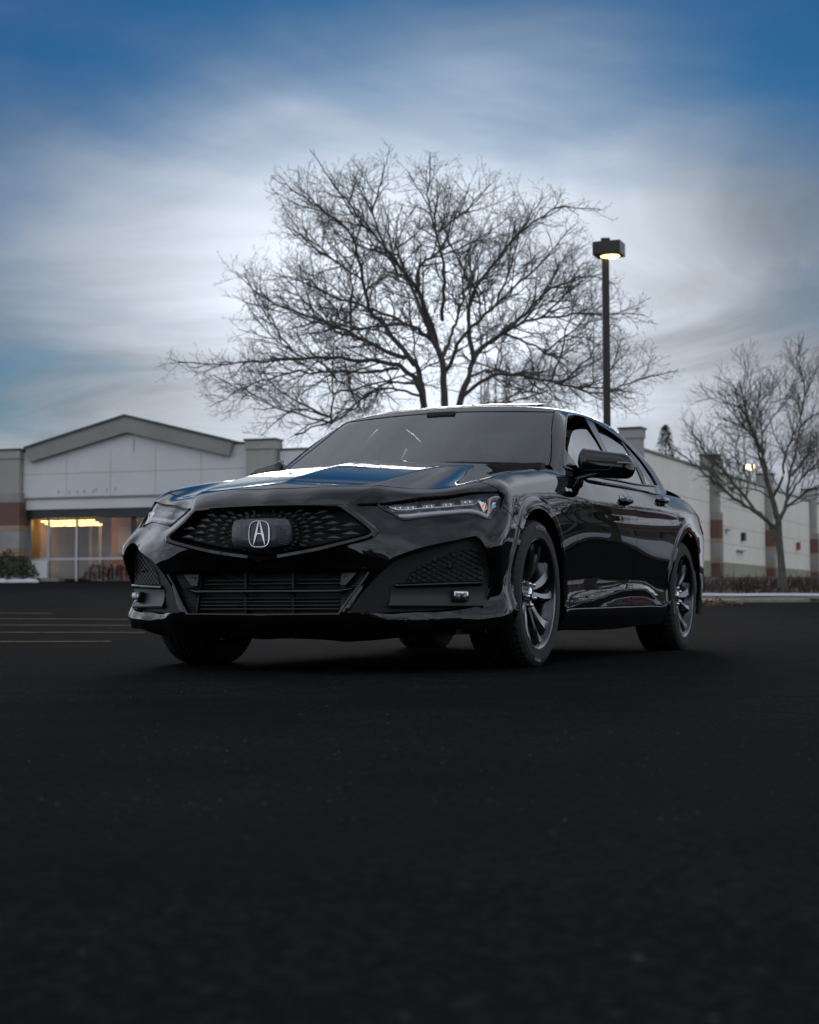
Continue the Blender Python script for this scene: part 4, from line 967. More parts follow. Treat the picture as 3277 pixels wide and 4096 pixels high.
# dividing blade and lower bezel
V = []; xs = np.linspace(.57, .868, 16)
for x in xs:
    t = (x-.57)/.3; z0 = .366+.012*t; y = pf(x, -.024+.012*(1-t)); V += [(x, y+.03, z0+.014), (x, y+.004, z0+.010), (x, y, z0+.002), (x, y+.006, z0-.006), (x, y+.03, z0-.008)]
me = mesh('pocket_blade', V, [(i*5+j, i*5+j+1, (i+1)*5+j+1, (i+1)*5+j) for i in range(15) for j in range(4)], True); link('pocket_blade', me, M_gloss, pocket)
V = []; xs = np.linspace(.548, .872, 16)
for x in xs:
    t = (x-.548)/.324; V += [(x, pf(x, .004), .362+.010*t), (x, pf(x, .008), .335), (x, pf(x, 0.0), .305), (x, pf(x, -.014), .290-.004*t), (x, pf(x, -.012), .280), (x, pf(x, .02), .272)]
me = mesh('fog_bezel', V, [(i*6+j, i*6+j+1, (i+1)*6+j+1, (i+1)*6+j) for i in range(15) for j in range(5)], True); bez = link('fog_bezel', me, M_satin, pocket)
# fog lamp: rounded box with reflector and lens
yaw_f = math.atan(.80); Mf = Matrix.Rotation(math.atan2(.80, 1), 3, 'Z'); fc = Vector((.792, pf(.792, -.010), .328))
fog = bevel_box('fog_lamp', tuple(fc), (.074, .03, .048), M_gloss, pocket, .009, 3, M=Mf)
bevel_box('fog_reflector', tuple(fc+Mf@Vector((0, -.0125, 0))), (.062, .012, .037), M_chrome, fog, .005, 2, M=Mf)
for dx in (-.014, .014): _q = MB(); _q.lathe([(0, 0), (.006, .001), (.012, .006), (.0135, .010)], 14, 'y'); _q.v = [tuple(fc+Mf@(Vector(v)+Vector((dx, -.026, -.002)))) for v in _q.v]; _q.build('fog_bulb_bowl', M_hous, fog, smooth=True)
bevel_box('fog_lens', tuple(fc+Mf@Vector((0, -.020, 0))), (.066, .010, .041), M_lens, fog, .004, 2, M=Mf)
# ---------------------------------------------------------------- headlamps (left; mirrored below)
HLo = [[(.472, -.782, .720), (.574, -.704, .741), (.719, -.586, .764), (.833, -.481, .780), (.880, -.405, .784)], [(.880, -.405, .784), (.897, -.390, .773), (.899, -.405, .756), (.893, -.462, .702)], [(.893, -.462, .702), (.880, -.517, .660)], [(.880, -.517, .660), (.844, -.534, .675), (.792, -.577, .682), (.680, -.682, .670), (.591, -.747, .659)], [(.591, -.747, .659), (.565, -.758, .661), (.538, -.765, .678), (.472, -.782, .720)]]
scoop = panel('shade_scoop', M_gloss, car, STAR, [hl_top[::-1], hl_out2[::-1], hl_out[::-1], scoop_low[::-1]], fall(body, .020), holes=[HLo], h=.018, gap=-.002, depth=0, hdepth=.035, mirror=False)  # recessed black piece added where the bumper's scoop is only in shade
head = panel('headlamp', M_hous, car, STAR, HLo, fall(body, .058), h=.02, gap=-.004, depth=-.03, mirror=False)
panel('headlamp_lens', M_lens, head, STAR, HLo, fall(body, .016), h=.018, gap=.001, depth=0, mirror=False)
def onb(pts, off): return project(np.array(pts, float), fall(body, off))
def strip(name, pts, w, off, m, par, th=.010, hgt=None):
    c = catmull(pts, .01); c = onb(c, off); nrm = grad(body, c); tg = np.gradient(c, axis=0); tg /= np.linalg.norm(tg, axis=1, keepdims=True); sd = np.cross(nrm, tg); n_ = len(c); V = []
    for i in range(n_): V += [c[i]+sd[i]*w/2-nrm[i]*th, c[i]+sd[i]*w/2, c[i]+nrm[i]*th*.3, c[i]-sd[i]*w/2, c[i]-sd[i]*w/2-nrm[i]*th]
    F = [(i*5+j, i*5+j+1, (i+1)*5+j+1, (i+1)*5+j) for i in range(n_-1) for j in range(4)]
    me = mesh(name, V, F, True); bm = bmesh.new(); bm.from_mesh(me); bmesh.ops.recalc_face_normals(bm, faces=bm.faces); bm.to_mesh(me); bm.free()
    return link(name, me, m, par)
drl = [(.545, -.743, .671), (.642, -.684, .681), (.727, -.609, .690), (.799, -.544, .698), (.828, -.521, .691), (.853, -.505, .679), (.864, -.499, .675)]
strip('daytime_strip', drl, .015, .028, M_drl, head)
strip('daytime_strip', [(.864, -.499, .676), (.864, -.473, .713), (.862, -.446, .756)], .011, .028, M_drl, head)
strip('daytime_strip', [(.862, -.446, .758), (.874, -.419, .769), (.889, -.395, .772)], .008, .028, M_drl, head)
strip('module_rail', [(.505, -.744, .712), (.529, -.736, .699), (.636, -.67, .708), (.753, -.574, .722), (.816, -.518, .730), (.828, -.496, .750)], .0045, .026, M_chrome, head)
rp = onb([(.866, -.446, .754), (.889, -.40, .766), (.889, -.45, .712), (.870, -.494, .682)], .030); me = mesh('corner_reflector', list(rp)+[rp.mean(0)+grad(body, rp.mean(0)[None])[0]*.016], [(0, 1, 4), (1, 2, 4), (2, 3, 4), (3, 0, 4)]); bm = bmesh.new(); bm.from_mesh(me); bmesh.ops.recalc_face_normals(bm, faces=bm.faces); bm.to_mesh(me); bm.free(); link('corner_reflector', me, M_sheen, head)
rp = onb([(.826, -.500, .752), (.856, -.446, .762), (.858, -.47, .715), (.845, -.50, .690)], .034); me = mesh('corner_reflector', list(rp)+[rp.mean(0)+grad(body, rp.mean(0)[None])[0]*.010], [(0, 1, 4), (1, 2, 4), (2, 3, 4), (3, 0, 4)]); bm = bmesh.new(); bm.from_mesh(me); bmesh.ops.recalc_face_normals(bm, faces=bm.faces); bm.to_mesh(me); bm.free(); link('corner_reflector', me, M_sheen, head)
for i, (x, y, z) in enumerate([(.534, -.726, .712), (.580, -.698, .717), (.651, -.652, .724), (.719, -.598, .731), (.790, -.541, .740)]):
    p = onb([(x, y, z)], .044)[0]; nn = grad(body, p[None])[0]; nn[2] *= .3; qt = Vector(nn).to_track_quat('Z', 'Y').to_matrix(); tq = Matrix.Rotation(0, 3, 'Z')
    ax = Vector((.75, .62, .10)).normalized(); az = (Vector(nn)-ax*Vector(nn).dot(ax)).normalized(); ay = az.cross(ax); M3 = Matrix((ax, ay, az)).transposed()
    md = bevel_box('led_module', tuple(p), (.060, .030, .018), M_hous, head, .004, 2, M=M3)
    for dx in (-.010, .012): bevel_box('led_chip', tuple(Vector(p)+M3@Vector((dx, 0, .0105))), (.010, .013, .006), M_led, md, .002, 2, M=M3)
    bevel_box('led_shade', tuple(Vector(p)+M3@Vector((0, .012, .011))), (.056, .004, .006), M_dchrome, md, .001, 1, M=M3)
def mirror_tree(o, par):
    c = mirror_obj(o, o.name.split('.')[0], par)
    for ch in list(o.children): mirror_tree(ch, c)
    return c
for o in (pocket, scoop, head): mirror_tree(o, car)
# ---------------------------------------------------------------- door glass, pillars, trims
gl = fall(green, .010)
fw_ = panel('front_window', M_sideglass, car, AXG, [[(.86, .90, .94), (.815, .87, 1.02), (.790, .93, 1.09), (.768, 1.03, 1.142), (.745, 1.13, 1.185), (.722, 1.25, 1.222), (.705, 1.40, 1.247), (.690, 1.60, 1.265)], [(.690, 1.60, 1.265), (.760, 1.62, 1.150), (.815, 1.615, 1.06), (.87, 1.60, .94)], [(.87, 1.60, .94), (.86, .90, .94)]], gl, h=.03, gap=0, depth=0)
rw_ = panel('rear_window_pane', M_sideglass, car, AXG, [[(.682, 1.80, 1.271), (.688, 2.057, 1.258), (.71, 2.26, 1.225)], [(.71, 2.26, 1.225), (.77, 2.285, 1.13), (.83, 2.25, 1.03), (.87, 2.18, .95)], [(.87, 2.18, .95), (.87, 1.68, .945)], [(.87, 1.68, .945), (.80, 1.70, 1.08), (.682, 1.80, 1.271)]], gl, h=.03, gap=0, depth=0)
panel('quarter_window', M_sideglass, car, AXG, [[(.690, 2.33, 1.262), (.725, 2.50, 1.200), (.742, 2.63, 1.135), (.780, 2.68, 1.065), (.83, 2.63, .99)], [(.83, 2.63, .99), (.86, 2.30, .965)], [(.86, 2.30, .965), (.80, 2.34, 1.08), (.690, 2.33, 1.262)]], fall(green, .007), h=.03, gap=0, depth=0)
panel('pillar_trim', M_gloss, car, AXG, [[(.632, 1.735, 1.340), (.674, 1.69, 1.284), (.757, 1.635, 1.155), (.809, 1.62, 1.068), (.87, 1.605, .945)], [(.87, 1.605, .945), (.87, 1.685, .95)], [(.87, 1.685, .95), (.815, 1.705, 1.056), (.754, 1.748, 1.160), (.667, 1.842, 1.293), (.632, 1.885, 1.338)], [(.632, 1.885, 1.338), (.632, 1.735, 1.340)]], fall(green, .002), h=.025, gap=0, depth=.02)
panel('window_divider', M_satin, car, AXG, [[(.677, 2.29, 1.278), (.722, 2.29, 1.211), (.756, 2.275, 1.156), (.799, 2.25, 1.085), (.86, 2.17, .955)], [(.86, 2.17, .955), (.86, 2.24, .955)], [(.86, 2.24, .955), (.808, 2.305, 1.07), (.767, 2.327, 1.138), (.737, 2.335, 1.186), (.686, 2.33, 1.263)], [(.686, 2.33, 1.263), (.677, 2.29, 1.278)]], fall(green, .004), h=.025, gap=0, depth=.02)
panel('mirror_sail', M_gloss, car, AXG, [[(.822, .745, .975), (.793, .84, 1.052), (.775, .90, 1.09)], [(.775, .90, 1.09), (.80, .90, 1.05), (.86, .93, .945)], [(.86, .93, .945), (.84, .75, .945)], [(.84, .75, .945), (.822, .745, .975)]], fall(green, .004), h=.02, gap=0, depth=.01)
def edge_tube(name, sides, f, r, m, off=0.0, flat_=1.0):
    for s in (1, -1):
        c = loop3(sides, .02, f) if len(sides) > 1 else project(catmull(sides[0], .02), f); c = c+grad(f, c)*off
        pts = [(s*p[0], p[1], p[2]) for p in c]
        if len(sides) > 1: pts.append(pts[0])
        b = MB(); b.tube(pts, r, 6, cap=False); b.build(name, m, car, smooth=True)
full = panel('front_window', M_sideglass, car, AXG, [[(.82, .76, .97), (.79, .85, 1.05), (.752, .98, 1.138), (.700, 1.18, 1.250), (.665, 1.32, 1.303), (.640, 1.46, 1.332), (.632, 1.70, 1.345)], [(.632, 1.70, 1.345), (.70, 1.66, 1.25), (.80, 1.63, 1.08), (.87, 1.60, .94)], [(.87, 1.60, .94), (.86, .90, .94), (.82, .76, .97)]], fall(green, .009), h=.04, gap=0, depth=0)
bpy.data.objects.remove(full[0]); bpy.data.objects.remove(fw_[1])      # the far front window is closed, the near one part lowered
full = panel('rear_window_pane', M_sideglass, car, AXG, [[(.632, 1.78, 1.347), (.653, 2.03, 1.32), (.68, 2.24, 1.278)], [(.68, 2.24, 1.278), (.75, 2.28, 1.16), (.83, 2.25, 1.03), (.87, 2.18, .95)], [(.87, 2.18, .95), (.87, 1.66, .945)], [(.87, 1.66, .945), (.80, 1.68, 1.08), (.632, 1.78, 1.347)]], fall(green, .009), h=.04, gap=0, depth=0)
bpy.data.objects.remove(full[0]); bpy.data.objects.remove(rw_[1])
edge_tube('window_surround', dlo, green, .0065, M_gloss, -.002)
edge_tube('belt_moulding', [[(.83, .74, .972), (.866, .95, .956), (.872, 1.25, .958), (.868, 1.564, .965), (.866, 2.0, .975), (.845, 2.45, .995), (.817, 2.69, 1.014)]], green, .0055, M_gloss, .003)
edge_tube('sill_strip', [[(.92, .41, .256), (.92, .50, .263), (.91, 1.1, sillz-.003), (.915, 2.0, sillz+.004), (.92, 2.38, sillz+.008), (.93, 2.46, .305)]], body, .004, M_dchrome, .004)
# ---------------------------------------------------------------- mirrors
def mirror_shell(sc=1.0):
    V = []; st = 20; K = 28
    for i in range(st+1):
        t = i/st; x = .842+.268*t
        hh = .077*(1-.24*t)*min(1, (max(t, .0)/.10)**.5 if t < .10 else 1)*(1 if t < .82 else math.sqrt(max(0, 1-((t-.82)/.185)**2)))
        zc_ = 1.012-.020*t+.004; dd = .085*(1-.25*t)*(1 if t < .85 else math.sqrt(max(0, 1-((t-.85)/.155)**2)))*(1 if t > .12 else (.35+.65*(t/.12)**.5))
        for j in range(K):
            a = 2*math.pi*j/K; ca, sa = math.cos(a), math.sin(a); e = .62
            yy = dd*math.copysign(abs(ca)**e, ca); zz = hh*math.copysign(abs(sa)**e, sa)
            if yy > 0: yy *= .35
            V.append((x, .93+.10*t+yy, zc_+zz-(.008*t if sa < 0 else 0)))
    F = [(i*K+j, (i+1)*K+j, (i+1)*K+(j+1) % K, i*K+(j+1) % K) for i in range(st) for j in range(K)]+[tuple(range(K)), tuple(st*K+j for j in range(K-1, -1, -1))]
    return V, F
V, F = mirror_shell(); me = mesh('wing_mirror', V, F, True); bm = bmesh.new(); bm.from_mesh(me); bmesh.ops.recalc_face_normals(bm, faces=bm.faces); bm.to_mesh(me); bm.free()
mir = link('wing_mirror', me, M_paint, car)
b = MB(); b.tube([(.80, .80, .905), (.85, .84, .925), (.905, .90, .948), (.95, .93, .962)], [.030, .028, .026, .020], 10, flat=.55); b.build('mirror_stalk', M_gloss, mir, smooth=True)
b = MB(); b.tube([(.86+.25*t, .868+.10*t-.085*(1-.25*t)*.02-.030*(1-t), .965-.004+(.012*max(0, (t-.55))/.45)) for t in np.linspace(.08, .95, 14)], .0016, 5); 
V2 = []
b = MB(); b.tube([(.842+.268*t, .93+.10*t-.085*(1-.25*t)*.985*(1 if t < .85 else math.sqrt(max(0, 1-((t-.85)/.155)**2)))-.001, .972+.030*sstep(.55, .75, t)) for t in np.linspace(.15, .93, 24)], .0020, 5); b.build('mirror_seam', M_matte, mir)
b = MB(); b.tube([(.842+.268*t, .93+.10*t-.085*(1-.25*t)*(1 if t < .85 else math.sqrt(max(0, 1-((t-.85)/.155)**2)))-.0015, 1.020-.012*t) for t in np.linspace(.74, .965, 12)], [.0035]*12, 6); b.build('mirror_indicator', M_hous, mir, smooth=True)
b = MB(); b.add([(.87, .962, .955), (1.08, 1.05, .95), (1.08, 1.05, 1.05), (.87, .962, 1.065)], [(0, 1, 2, 3)]); b.build('mirror_glass', M_chrome, mir)
mirror_tree(mir, car)
# ---------------------------------------------------------------- door handles
def handle(yc, zc, door, slope=.06):
    c = project(np.array([(.92, yc, zc)]), body)[0]; V = []; st = 16; K = 12
    for i in range(st+1):
        t = i/st; y = yc-.115+.23*t; z = zc+slope*(y-yc); xs = project(np.array([(.92, y, z)]), body)[0][0]
        lift = .030*min(1, math.sin(math.pi*min(max(t, .02), .98))*1.9); hh = .018*(.6+.6*math.sin(math.pi*t)); tt = .011
        for j in range(K):
            a = 2*math.pi*j/K; V.append((xs+lift+tt*math.cos(a)-.006, y, z+hh*math.sin(a)))
    F = [(i*K+j, (i+1)*K+j, (i+1)*K+(j+1) % K, i*K+(j+1) % K) for i in range(st) for j in range(K)]
    me = mesh('door_handle', V, F, True); bm = bmesh.new(); bm.from_mesh(me); bmesh.ops.recalc_face_normals(bm, faces=bm.faces); bm.to_mesh(me); bm.free()
    o = link('door_handle', me, M_paint, door[0]); mirror_obj(o, 'door_handle', door[1])
    # finger recess: a dished oval set in the skin
    V = []; K = 28
    for rr, dp in ((1.0, .0015), (.85, -.0), (.5, .0012)):
        for j in range(K):
            a = 2*math.pi*j/K; p = project(np.array([(.92, yc+.085*rr*math.cos(a), zc+.044*rr*math.sin(a))]), body)[0]; V.append((p[0]+.001+(dp if rr > .9 else 0), p[1], p[2]))
    F = [(i*K+j, (i+1)*K+j, (i+1)*K+(j+1) % K, i*K+(j+1) % K) for i in range(2) for j in range(K)]+[tuple(2*K+j for j in range(K))]
    me = mesh('handle_recess', V, F, True); bm = bmesh.new(); bm.from_mesh(me); bmesh.ops.recalc_face_normals(bm, faces=bm.faces); bm.to_mesh(me); bm.free()
    o = link('handle_recess', me, M_gloss, door[0]); mirror_obj(o, 'handle_recess', door[1])
handle(1.515, .852, dF); handle(2.40, .905, dR)
# ---------------------------------------------------------------- fender badge, sunroof, wiper, aerial
for s in (1,):
    p = project(np.array([(.91, .53, .848)]), body)[0]; n0 = grad(body, p[None])[0]
    az = Vector(n0); ax = Vector((0, 1, .0)); ax = (ax-az*ax.dot(az)).normalized(); ay = az.cross(ax); M3 = Matrix((ax, ay, az)).transposed()
    bp = MB(); bp.prism([tuple(Vector(p)+M3@Vector(q)) for q in ((-.055, -.010, .001), (-.037, -.010, .001), (-.032, .010, .001), (-.050, .010, .001))], tuple(az*.003)); bd = bp.build('side_badge', M_white, car)
    bp = MB(); bp.prism([tuple(Vector(p)+M3@Vector(q)) for q in ((-.036, -.010, .001), (-.024, -.010, .001), (-.030, .010, .001))], tuple(az*.003)); bp.build('badge_red', M_redb, bd)
    tm = text_mesh('badge_lettering', 'A-SPEC', .020, .0012, 'LEFT'); tm.transform((Matrix.Translation(Vector(p)+M3@Vector((-.022, 0, .002)))@M3.to_4x4())); tm.materials.append(M_white); link('badge_lettering', tm, None, bd)
sr = [[(0, 1.30, 1.39), (.30, 1.31, 1.385), (.42, 1.34, 1.375)], [(.42, 1.34, 1.375), (.43, 1.55, 1.39), (.42, 1.74, 1.395)], [(.42, 1.74, 1.395), (.3, 1.77, 1.41), (0, 1.78, 1.42)]]
gtilt = lambda x, y, z: green(x, y, z)-.004-.030*np.clip((y-1.30)/.48, 0, 1)
panel('sunroof', pmat('sunroof_glass', (.006, .007, .008), .04, 0, .5), car, TOP, sym(sr), gtilt, h=.04, gap=.002, depth=.014, mirror=False)
b = MB()
for off, x0, x1, y0 in ((0, .62, -.05, .60), (0, -.05, -.58, .57)):
    b.tube([(x0, WS(abs(x0), 1.0)-.03, .995), ((x0+x1)/2, WS(0, 1.0)-.02, 1.005), (x1, WS(abs(x1), 1.0)-.03, .998)], .008, 6)
b.build('wiper', M_matte, car, smooth=True)
MB().prism([(-.60, .70, .985), (.60, .70, .985), (.72, .70, .97), (.5, .50, .97), (0, .44, .97), (-.5, .50, .97), (-.72, .70, .97)], (0, 0, -.05)).build('cowl_panel', M_matte, car)
b = MB(); b.prism([(0.012, 2.30, 1.408), (-.012, 2.30, 1.408), (-.02, 2.48, 1.375), (.02, 2.48, 1.375)], (0, .03, .045)); b.build('roof_aerial', M_paint, car)
# ---------------------------------------------------------------- cabin
b = MB(); b.add([(-.72, .62, .93), (.72, .62, .93), (.72, .95, .965), (-.72, .95, .965), (.70, 1.05, .90), (-.70, 1.05, .90), (.70, 1.02, .60), (-.70, 1.02, .60)], [(0, 1, 2, 3), (3, 2, 4, 5), (5, 4, 6, 7)]); dash = b.build('dashboard', M_int, car)
b = MB(); b.box((0, 1.04, .935), (.26, .02, .10)); b.build('centre_screen', M_gloss, dash)
b = MB(); cw = Vector((.37, 1.17, .90)); Mw = Matrix.Rotation(R(65), 3, 'X')
b.tube([tuple(cw+Mw@Vector((.185*math.cos(a), .185*math.sin(a), 0))) for a in np.linspace(0, 2*math.pi, 33)], .014, 8, cap=False)
b.box(tuple(cw), (.34, .03, .04), M=Mw); b.box(tuple(cw), (.12, .12, .05), M=Mw); b.build('steering_wheel', M_seat, car, auto=40)
def seat(x, y, wid=.50):
    st = empty('seat', (x, y, 0)); st.parent = car
    bevel_box('seat_cushion', (0, 0, .48), (wid, .50, .16), M_seat, st, .05, 3)
    bevel_box('seat_backrest', (0, .30, .80), (wid*.95, .14, .62), M_seat, st, .06, 3, M=Matrix.Rotation(R(-14), 3, 'X'))
    bevel_box('seat_headrest', (0, .40, 1.175), (.26, .10, .17), M_seat, st, .045, 3, M=Matrix.Rotation(R(-10), 3, 'X'))
seat(.37, 1.50); seat(-.37, 1.50); seat(.37, 2.32, .58); seat(-.37, 2.32, .58)
fin = lambda pts, k: [(x*k, y, z) for x, y, z in pts]
wi = [[(0, 1.075, 1.305), (.3, 1.10, 1.300), (.48, 1.135, 1.287), (.555, 1.15, 1.270)], [(.555, 1.15, 1.270), (.60, 1.03, 1.205), (.655, .86, 1.10), (.69, .74, 1.01)], [(.69, .74, 1.01), (.55, .66, 1.005), (0, .57, 1.00)]]
panel('windscreen_border', M_matte, car, FRONT, sym([ws_top, ws_side, [(.752, .70, .985), (.60, .62, .975), (0, .50, .965)]]), fall(green, .008), holes=[sym(wi)], h=.03, gap=.002, depth=0, hdepth=0, mirror=False)
panel('sensor_cover', M_matte, car, FRONT, sym([[(0, 1.12, 1.33), (.20, 1.12, 1.33)], [(.20, 1.12, 1.33), (.17, 1.05, 1.285), (.13, 1.0, 1.255)], [(.13, 1.0, 1.255), (0, .985, 1.25)]]), fall(green, .010), h=.03, gap=0, depth=0, mirror=False)
b = MB(); b.box((0, 1.20, 1.285), (.24, .02, .065)); b.box((0, 1.165, 1.325), (.16, .10, .03)); b.box((0, 1.165, 1.305), (.04, .05, .06)); b.build('interior_mirror', M_int, car)
panel('headliner', M_liner, car, TOP, sym([[(0, 1.16, 1.33), (.5, 1.24, 1.3)], [(.5, 1.24, 1.3), (.56, 1.6, 1.36), (.55, 2.4, 1.28)], [(.55, 2.4, 1.28), (0, 2.45, 1.37)]]), fall(green, .03), h=.08, depth=0, mirror=False)
MB().box((0, 2.95, 1.0), (1.3, .5, .02)).build('parcel_shelf', M_int, car)
b = MB(); b.add([(-.16, .78, .968), (.02, .74, .965), (.04, .86, .972), (-.14, .90, .975)], [(0, 1, 2, 3)]); b.build('pale_sheet', pmat('pale_sheet_white', (.7, .72, .74), .6), car)  # flat pale sheet lying on the dashboard
# ---------------------------------------------------------------- store building: gabled front on the left, long side wall on the right
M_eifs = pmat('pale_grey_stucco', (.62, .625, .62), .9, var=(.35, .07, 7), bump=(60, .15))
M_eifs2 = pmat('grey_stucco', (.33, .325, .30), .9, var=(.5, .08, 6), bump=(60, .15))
M_cream = pmat('cream_wall_panel', (.82, .78, .69), .9, var=(.3, .06, 7), bump=(60, .12))
M_joint = pmat('panel_joint', (.33, .31, .26), .9)
M_plinth = pmat('olive_plinth', (.32, .31, .24), .9, var=(.6, .12, 6))
M_cap = pmat('green_metal_cap', (.035, .045, .040), .5)
M_dfr = pmat('dark_teal_frame', (.012, .018, .020), .4)
M_alu = pmat('aluminium_frame', (.42, .42, .44), .4, .6)
M_tan = pmat('tan_block', (.31, .235, .165), .9, var=(1.5, .15))
M_gblk = pmat('grey_block', (.27, .265, .26), .9, var=(1.2, .2), bump=(20, .5))
def brick_mat():
    m = bpy.data.materials.new('red_brick'); m.use_nodes = True; t = NT(m.node_tree); b = m.node_tree.nodes['Principled BSDF']
    o = t.n('ShaderNodeTexCoord').outputs['Object']; mp = t.n('ShaderNodeMapping', {0: o, 2: (R(90), 0, 0)}).outputs[0]
    br = t.n('ShaderNodeTexBrick', {'Vector': mp, 'Color1': (.15, .066, .05, 1), 'Color2': (.12, .056, .045, 1), 'Mortar': (.20, .17, .15, 1), 'Scale': 1.0, 'Mortar Size': .006, 'Brick Width': .21, 'Row Height': .07})
    t.t.links.new(br.outputs[0], b.inputs['Base Color']); b.inputs['Roughness'].default_value = .9
    t.t.links.new(t.n('ShaderNodeBump', {'Height': br.outputs[1], 'Strength': .5, 'Distance': .01, }).outputs[0], b.inputs['Normal']); return m
M_brick = brick_mat()
CB = (9.97, 73.0)                                  # outer corner, site frame
fdir = np.array([29.5, -9.5])/np.hypot(29.5, 9.5); sdir = np.array([.41, .915])/np.hypot(.41, .915)
bld = empty('store_building', site(*CB, 0)); tag(bld, 'low beige store with gabled front on the left and long panelled side wall', 'building')
def FP(s, h, out=0.0):                             # front face: s metres left of the corner (negative = left), h height, out towards the car park
    u, d = CB[0]+fdir[0]*s+fdir[1]*out, CB[1]+fdir[1]*s-fdir[0]*out
    return site(u, d, h)-bld.location
def SP(s, h, out=0.0):                             # side face: s metres beyond the corner
    u, d = CB[0]+sdir[0]*s+sdir[1]*out, CB[1]+sdir[1]*s-sdir[0]*out
    return site(u, d, h)-bld.location
def slab(name, P, s0, s1, h0, h1, o0, o1, m, parent=None, cham=0):
    b = MB(); c = [P(s, h, o) for s in (s0, s1) for h in (h0, h1) for o in (o0, o1)]
    b.add(c, [(0, 1, 3, 2), (4, 6, 7, 5), (0, 4, 5, 1), (2, 3, 7, 6), (0, 2, 6, 4), (1, 5, 7, 3)])
    bm = bmesh.new(); me = mesh(name, b.v, b.f); bm.from_mesh(me); bmesh.ops.recalc_face_normals(bm, faces=bm.faces); bm.to_mesh(me); bm.free()
    return link(name, me, m, parent or bld)
def hpx(v, d): return .29+(2418-v)/6510*d           # image pixel row and distance to height
def spx(px):                                       # image pixel column to position along the front
    k = (px-1638.5)/6510; return (k*CB[1]-CB[0])/(fdir[0]-k*fdir[1])
def dep(s): return CB[1]+fdir[1]*s
BZ = 1.15
e0, e1, ap = spx(118), spx(934), spx(512)
hE0, hE1, hA = hpx(1792, dep(e0)), hpx(1767, dep(e1)), hpx(1664, dep(ap)); hE = (hE0+hE1)/2
c0, c1 = spx(90), spx(990)                          # stucco field between the columns
hF0 = hpx(1978, dep(ap)); hR0 = hpx(2026, dep(ap)); hD0 = hpx(2062, dep(ap)); hW0 = hpx(2228, dep(ap)); hW1 = hpx(2290, dep(ap))
hP = hpx(1800, dep(c0))
# stucco field panels with joints, gable on top
cols = np.linspace(c0, c1, 6); hm = (hF0+hP)/2
for i in range(5):
    for a, c in ((hF0, hm), (hm, hP)):
        slab('stucco_panel', FP, cols[i]+.012, cols[i+1]-.012, a+.012, c-.012, -.25, .0, M_eifs)
slab('wall_core', FP, c0-.2, c1+.2, hF0-.02, hP-.05, -.40, -.02, M_joint)
b = MB(); b.prism([FP(e0+.5, hP-.03, -.02), FP(e1-.5, hP-.03, -.02), FP(e1-.3, hE, -.02), FP(ap, hA-.15, -.02), FP(e0+.3, hE, -.02)], FP(0, 0, -.3)-FP(0, 0, 0)); b.build('gable_wall', M_eifs, bld)
th = .66
for sa, ha, sb, hb in ((e0-.05, hE0, ap, hA), (e1+.05, hE1, ap, hA)):
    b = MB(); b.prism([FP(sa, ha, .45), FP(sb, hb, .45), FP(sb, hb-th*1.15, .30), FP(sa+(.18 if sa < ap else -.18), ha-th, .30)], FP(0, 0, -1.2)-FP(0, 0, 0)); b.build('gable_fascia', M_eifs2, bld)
    b = MB(); b.prism([FP(sa-(.06 if sa < ap else -.06), ha+.10, .52), FP(sb, hb+.12, .52), FP(sb, hb+.004, .52), FP(sa-(.06 if sa < ap else -.06), ha-.02, .52)], FP(0, 0, -1.4)-FP(0, 0, 0)); b.build('roof_edge', M_cap, bld)
slab('parapet_cap', FP, c0-.1, e0+.3, hP+.0, hP+.09, -.45, .06, M_cap); slab('parapet_cap', FP, e1-.3, c1+.1, hP+.004, hP+.094, -.45, .06, M_cap)
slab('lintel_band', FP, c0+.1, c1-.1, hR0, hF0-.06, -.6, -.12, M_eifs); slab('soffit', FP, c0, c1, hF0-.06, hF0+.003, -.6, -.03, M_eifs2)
slab('dark_header', FP, c0+.1, c1-.1, hD0, hR0-.003, -.7, -.22, M_dfr)
# fixings left where letters were taken down
for px_, v_ in ((232, 1962), (275, 1962), (308, 1962), (335, 1960), (372, 1958), (383, 1952), (426, 1953), (460, 1950)):
    s_ = spx(px_); slab('sign_fixing', FP, s_-.025, s_+.025, hpx(v_, dep(s_))-.10, hpx(v_, dep(s_))+.06, .001, .02, M_eifs2)
s_ = spx(532); slab('cable_stain', FP, s_-.02, s_+.02, hpx(1806, dep(s_)), hpx(1752, dep(s_)), .001, .015, M_eifs2)
# columns
def column(P, sa, sb, top, base, out, brick_top, parent=None, name='pillar'):
    o = slab(name, P, sa, sb, brick_top, top-.5, -.5, out, M_eifs2)
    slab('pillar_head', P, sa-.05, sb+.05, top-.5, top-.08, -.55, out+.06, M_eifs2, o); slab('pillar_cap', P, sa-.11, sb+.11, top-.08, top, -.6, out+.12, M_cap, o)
    H_ = brick_top-base; z = brick_top; w = .10
    for frac, m in ((.10, M_gblk), (.24, M_brick), (.06, M_tan), (.18, M_gblk), (.08, M_tan), (.20, M_brick), (.14, M_gblk)):
        slab('pillar_course', P, sa-w, sb+w, z-frac*H_+.006, z, -.5, out+.10, m, o); z -= frac*H_
    return o
cl = spx(-120)
column(FP, cl, spx(88), hpx(1790, dep(c0)), BZ, .35, hpx(1968, dep(c0)))
column(FP, spx(995), spx(1108), hpx(1753, dep(spx(1050))), BZ, .35, hpx(1968, dep(spx(1050))))
slab('stucco_panel', FP, spx(1120), -1.2, 1.2, hpx(1796, dep(spx(1180))), -.4, .0, M_eifs); slab('parapet_cap', FP, spx(1120), -1.2, hpx(1796, dep(spx(1180))), hpx(1796, dep(spx(1180)))+.09, -.5, .06, M_cap)
hL = hpx(1830, dep(cl))
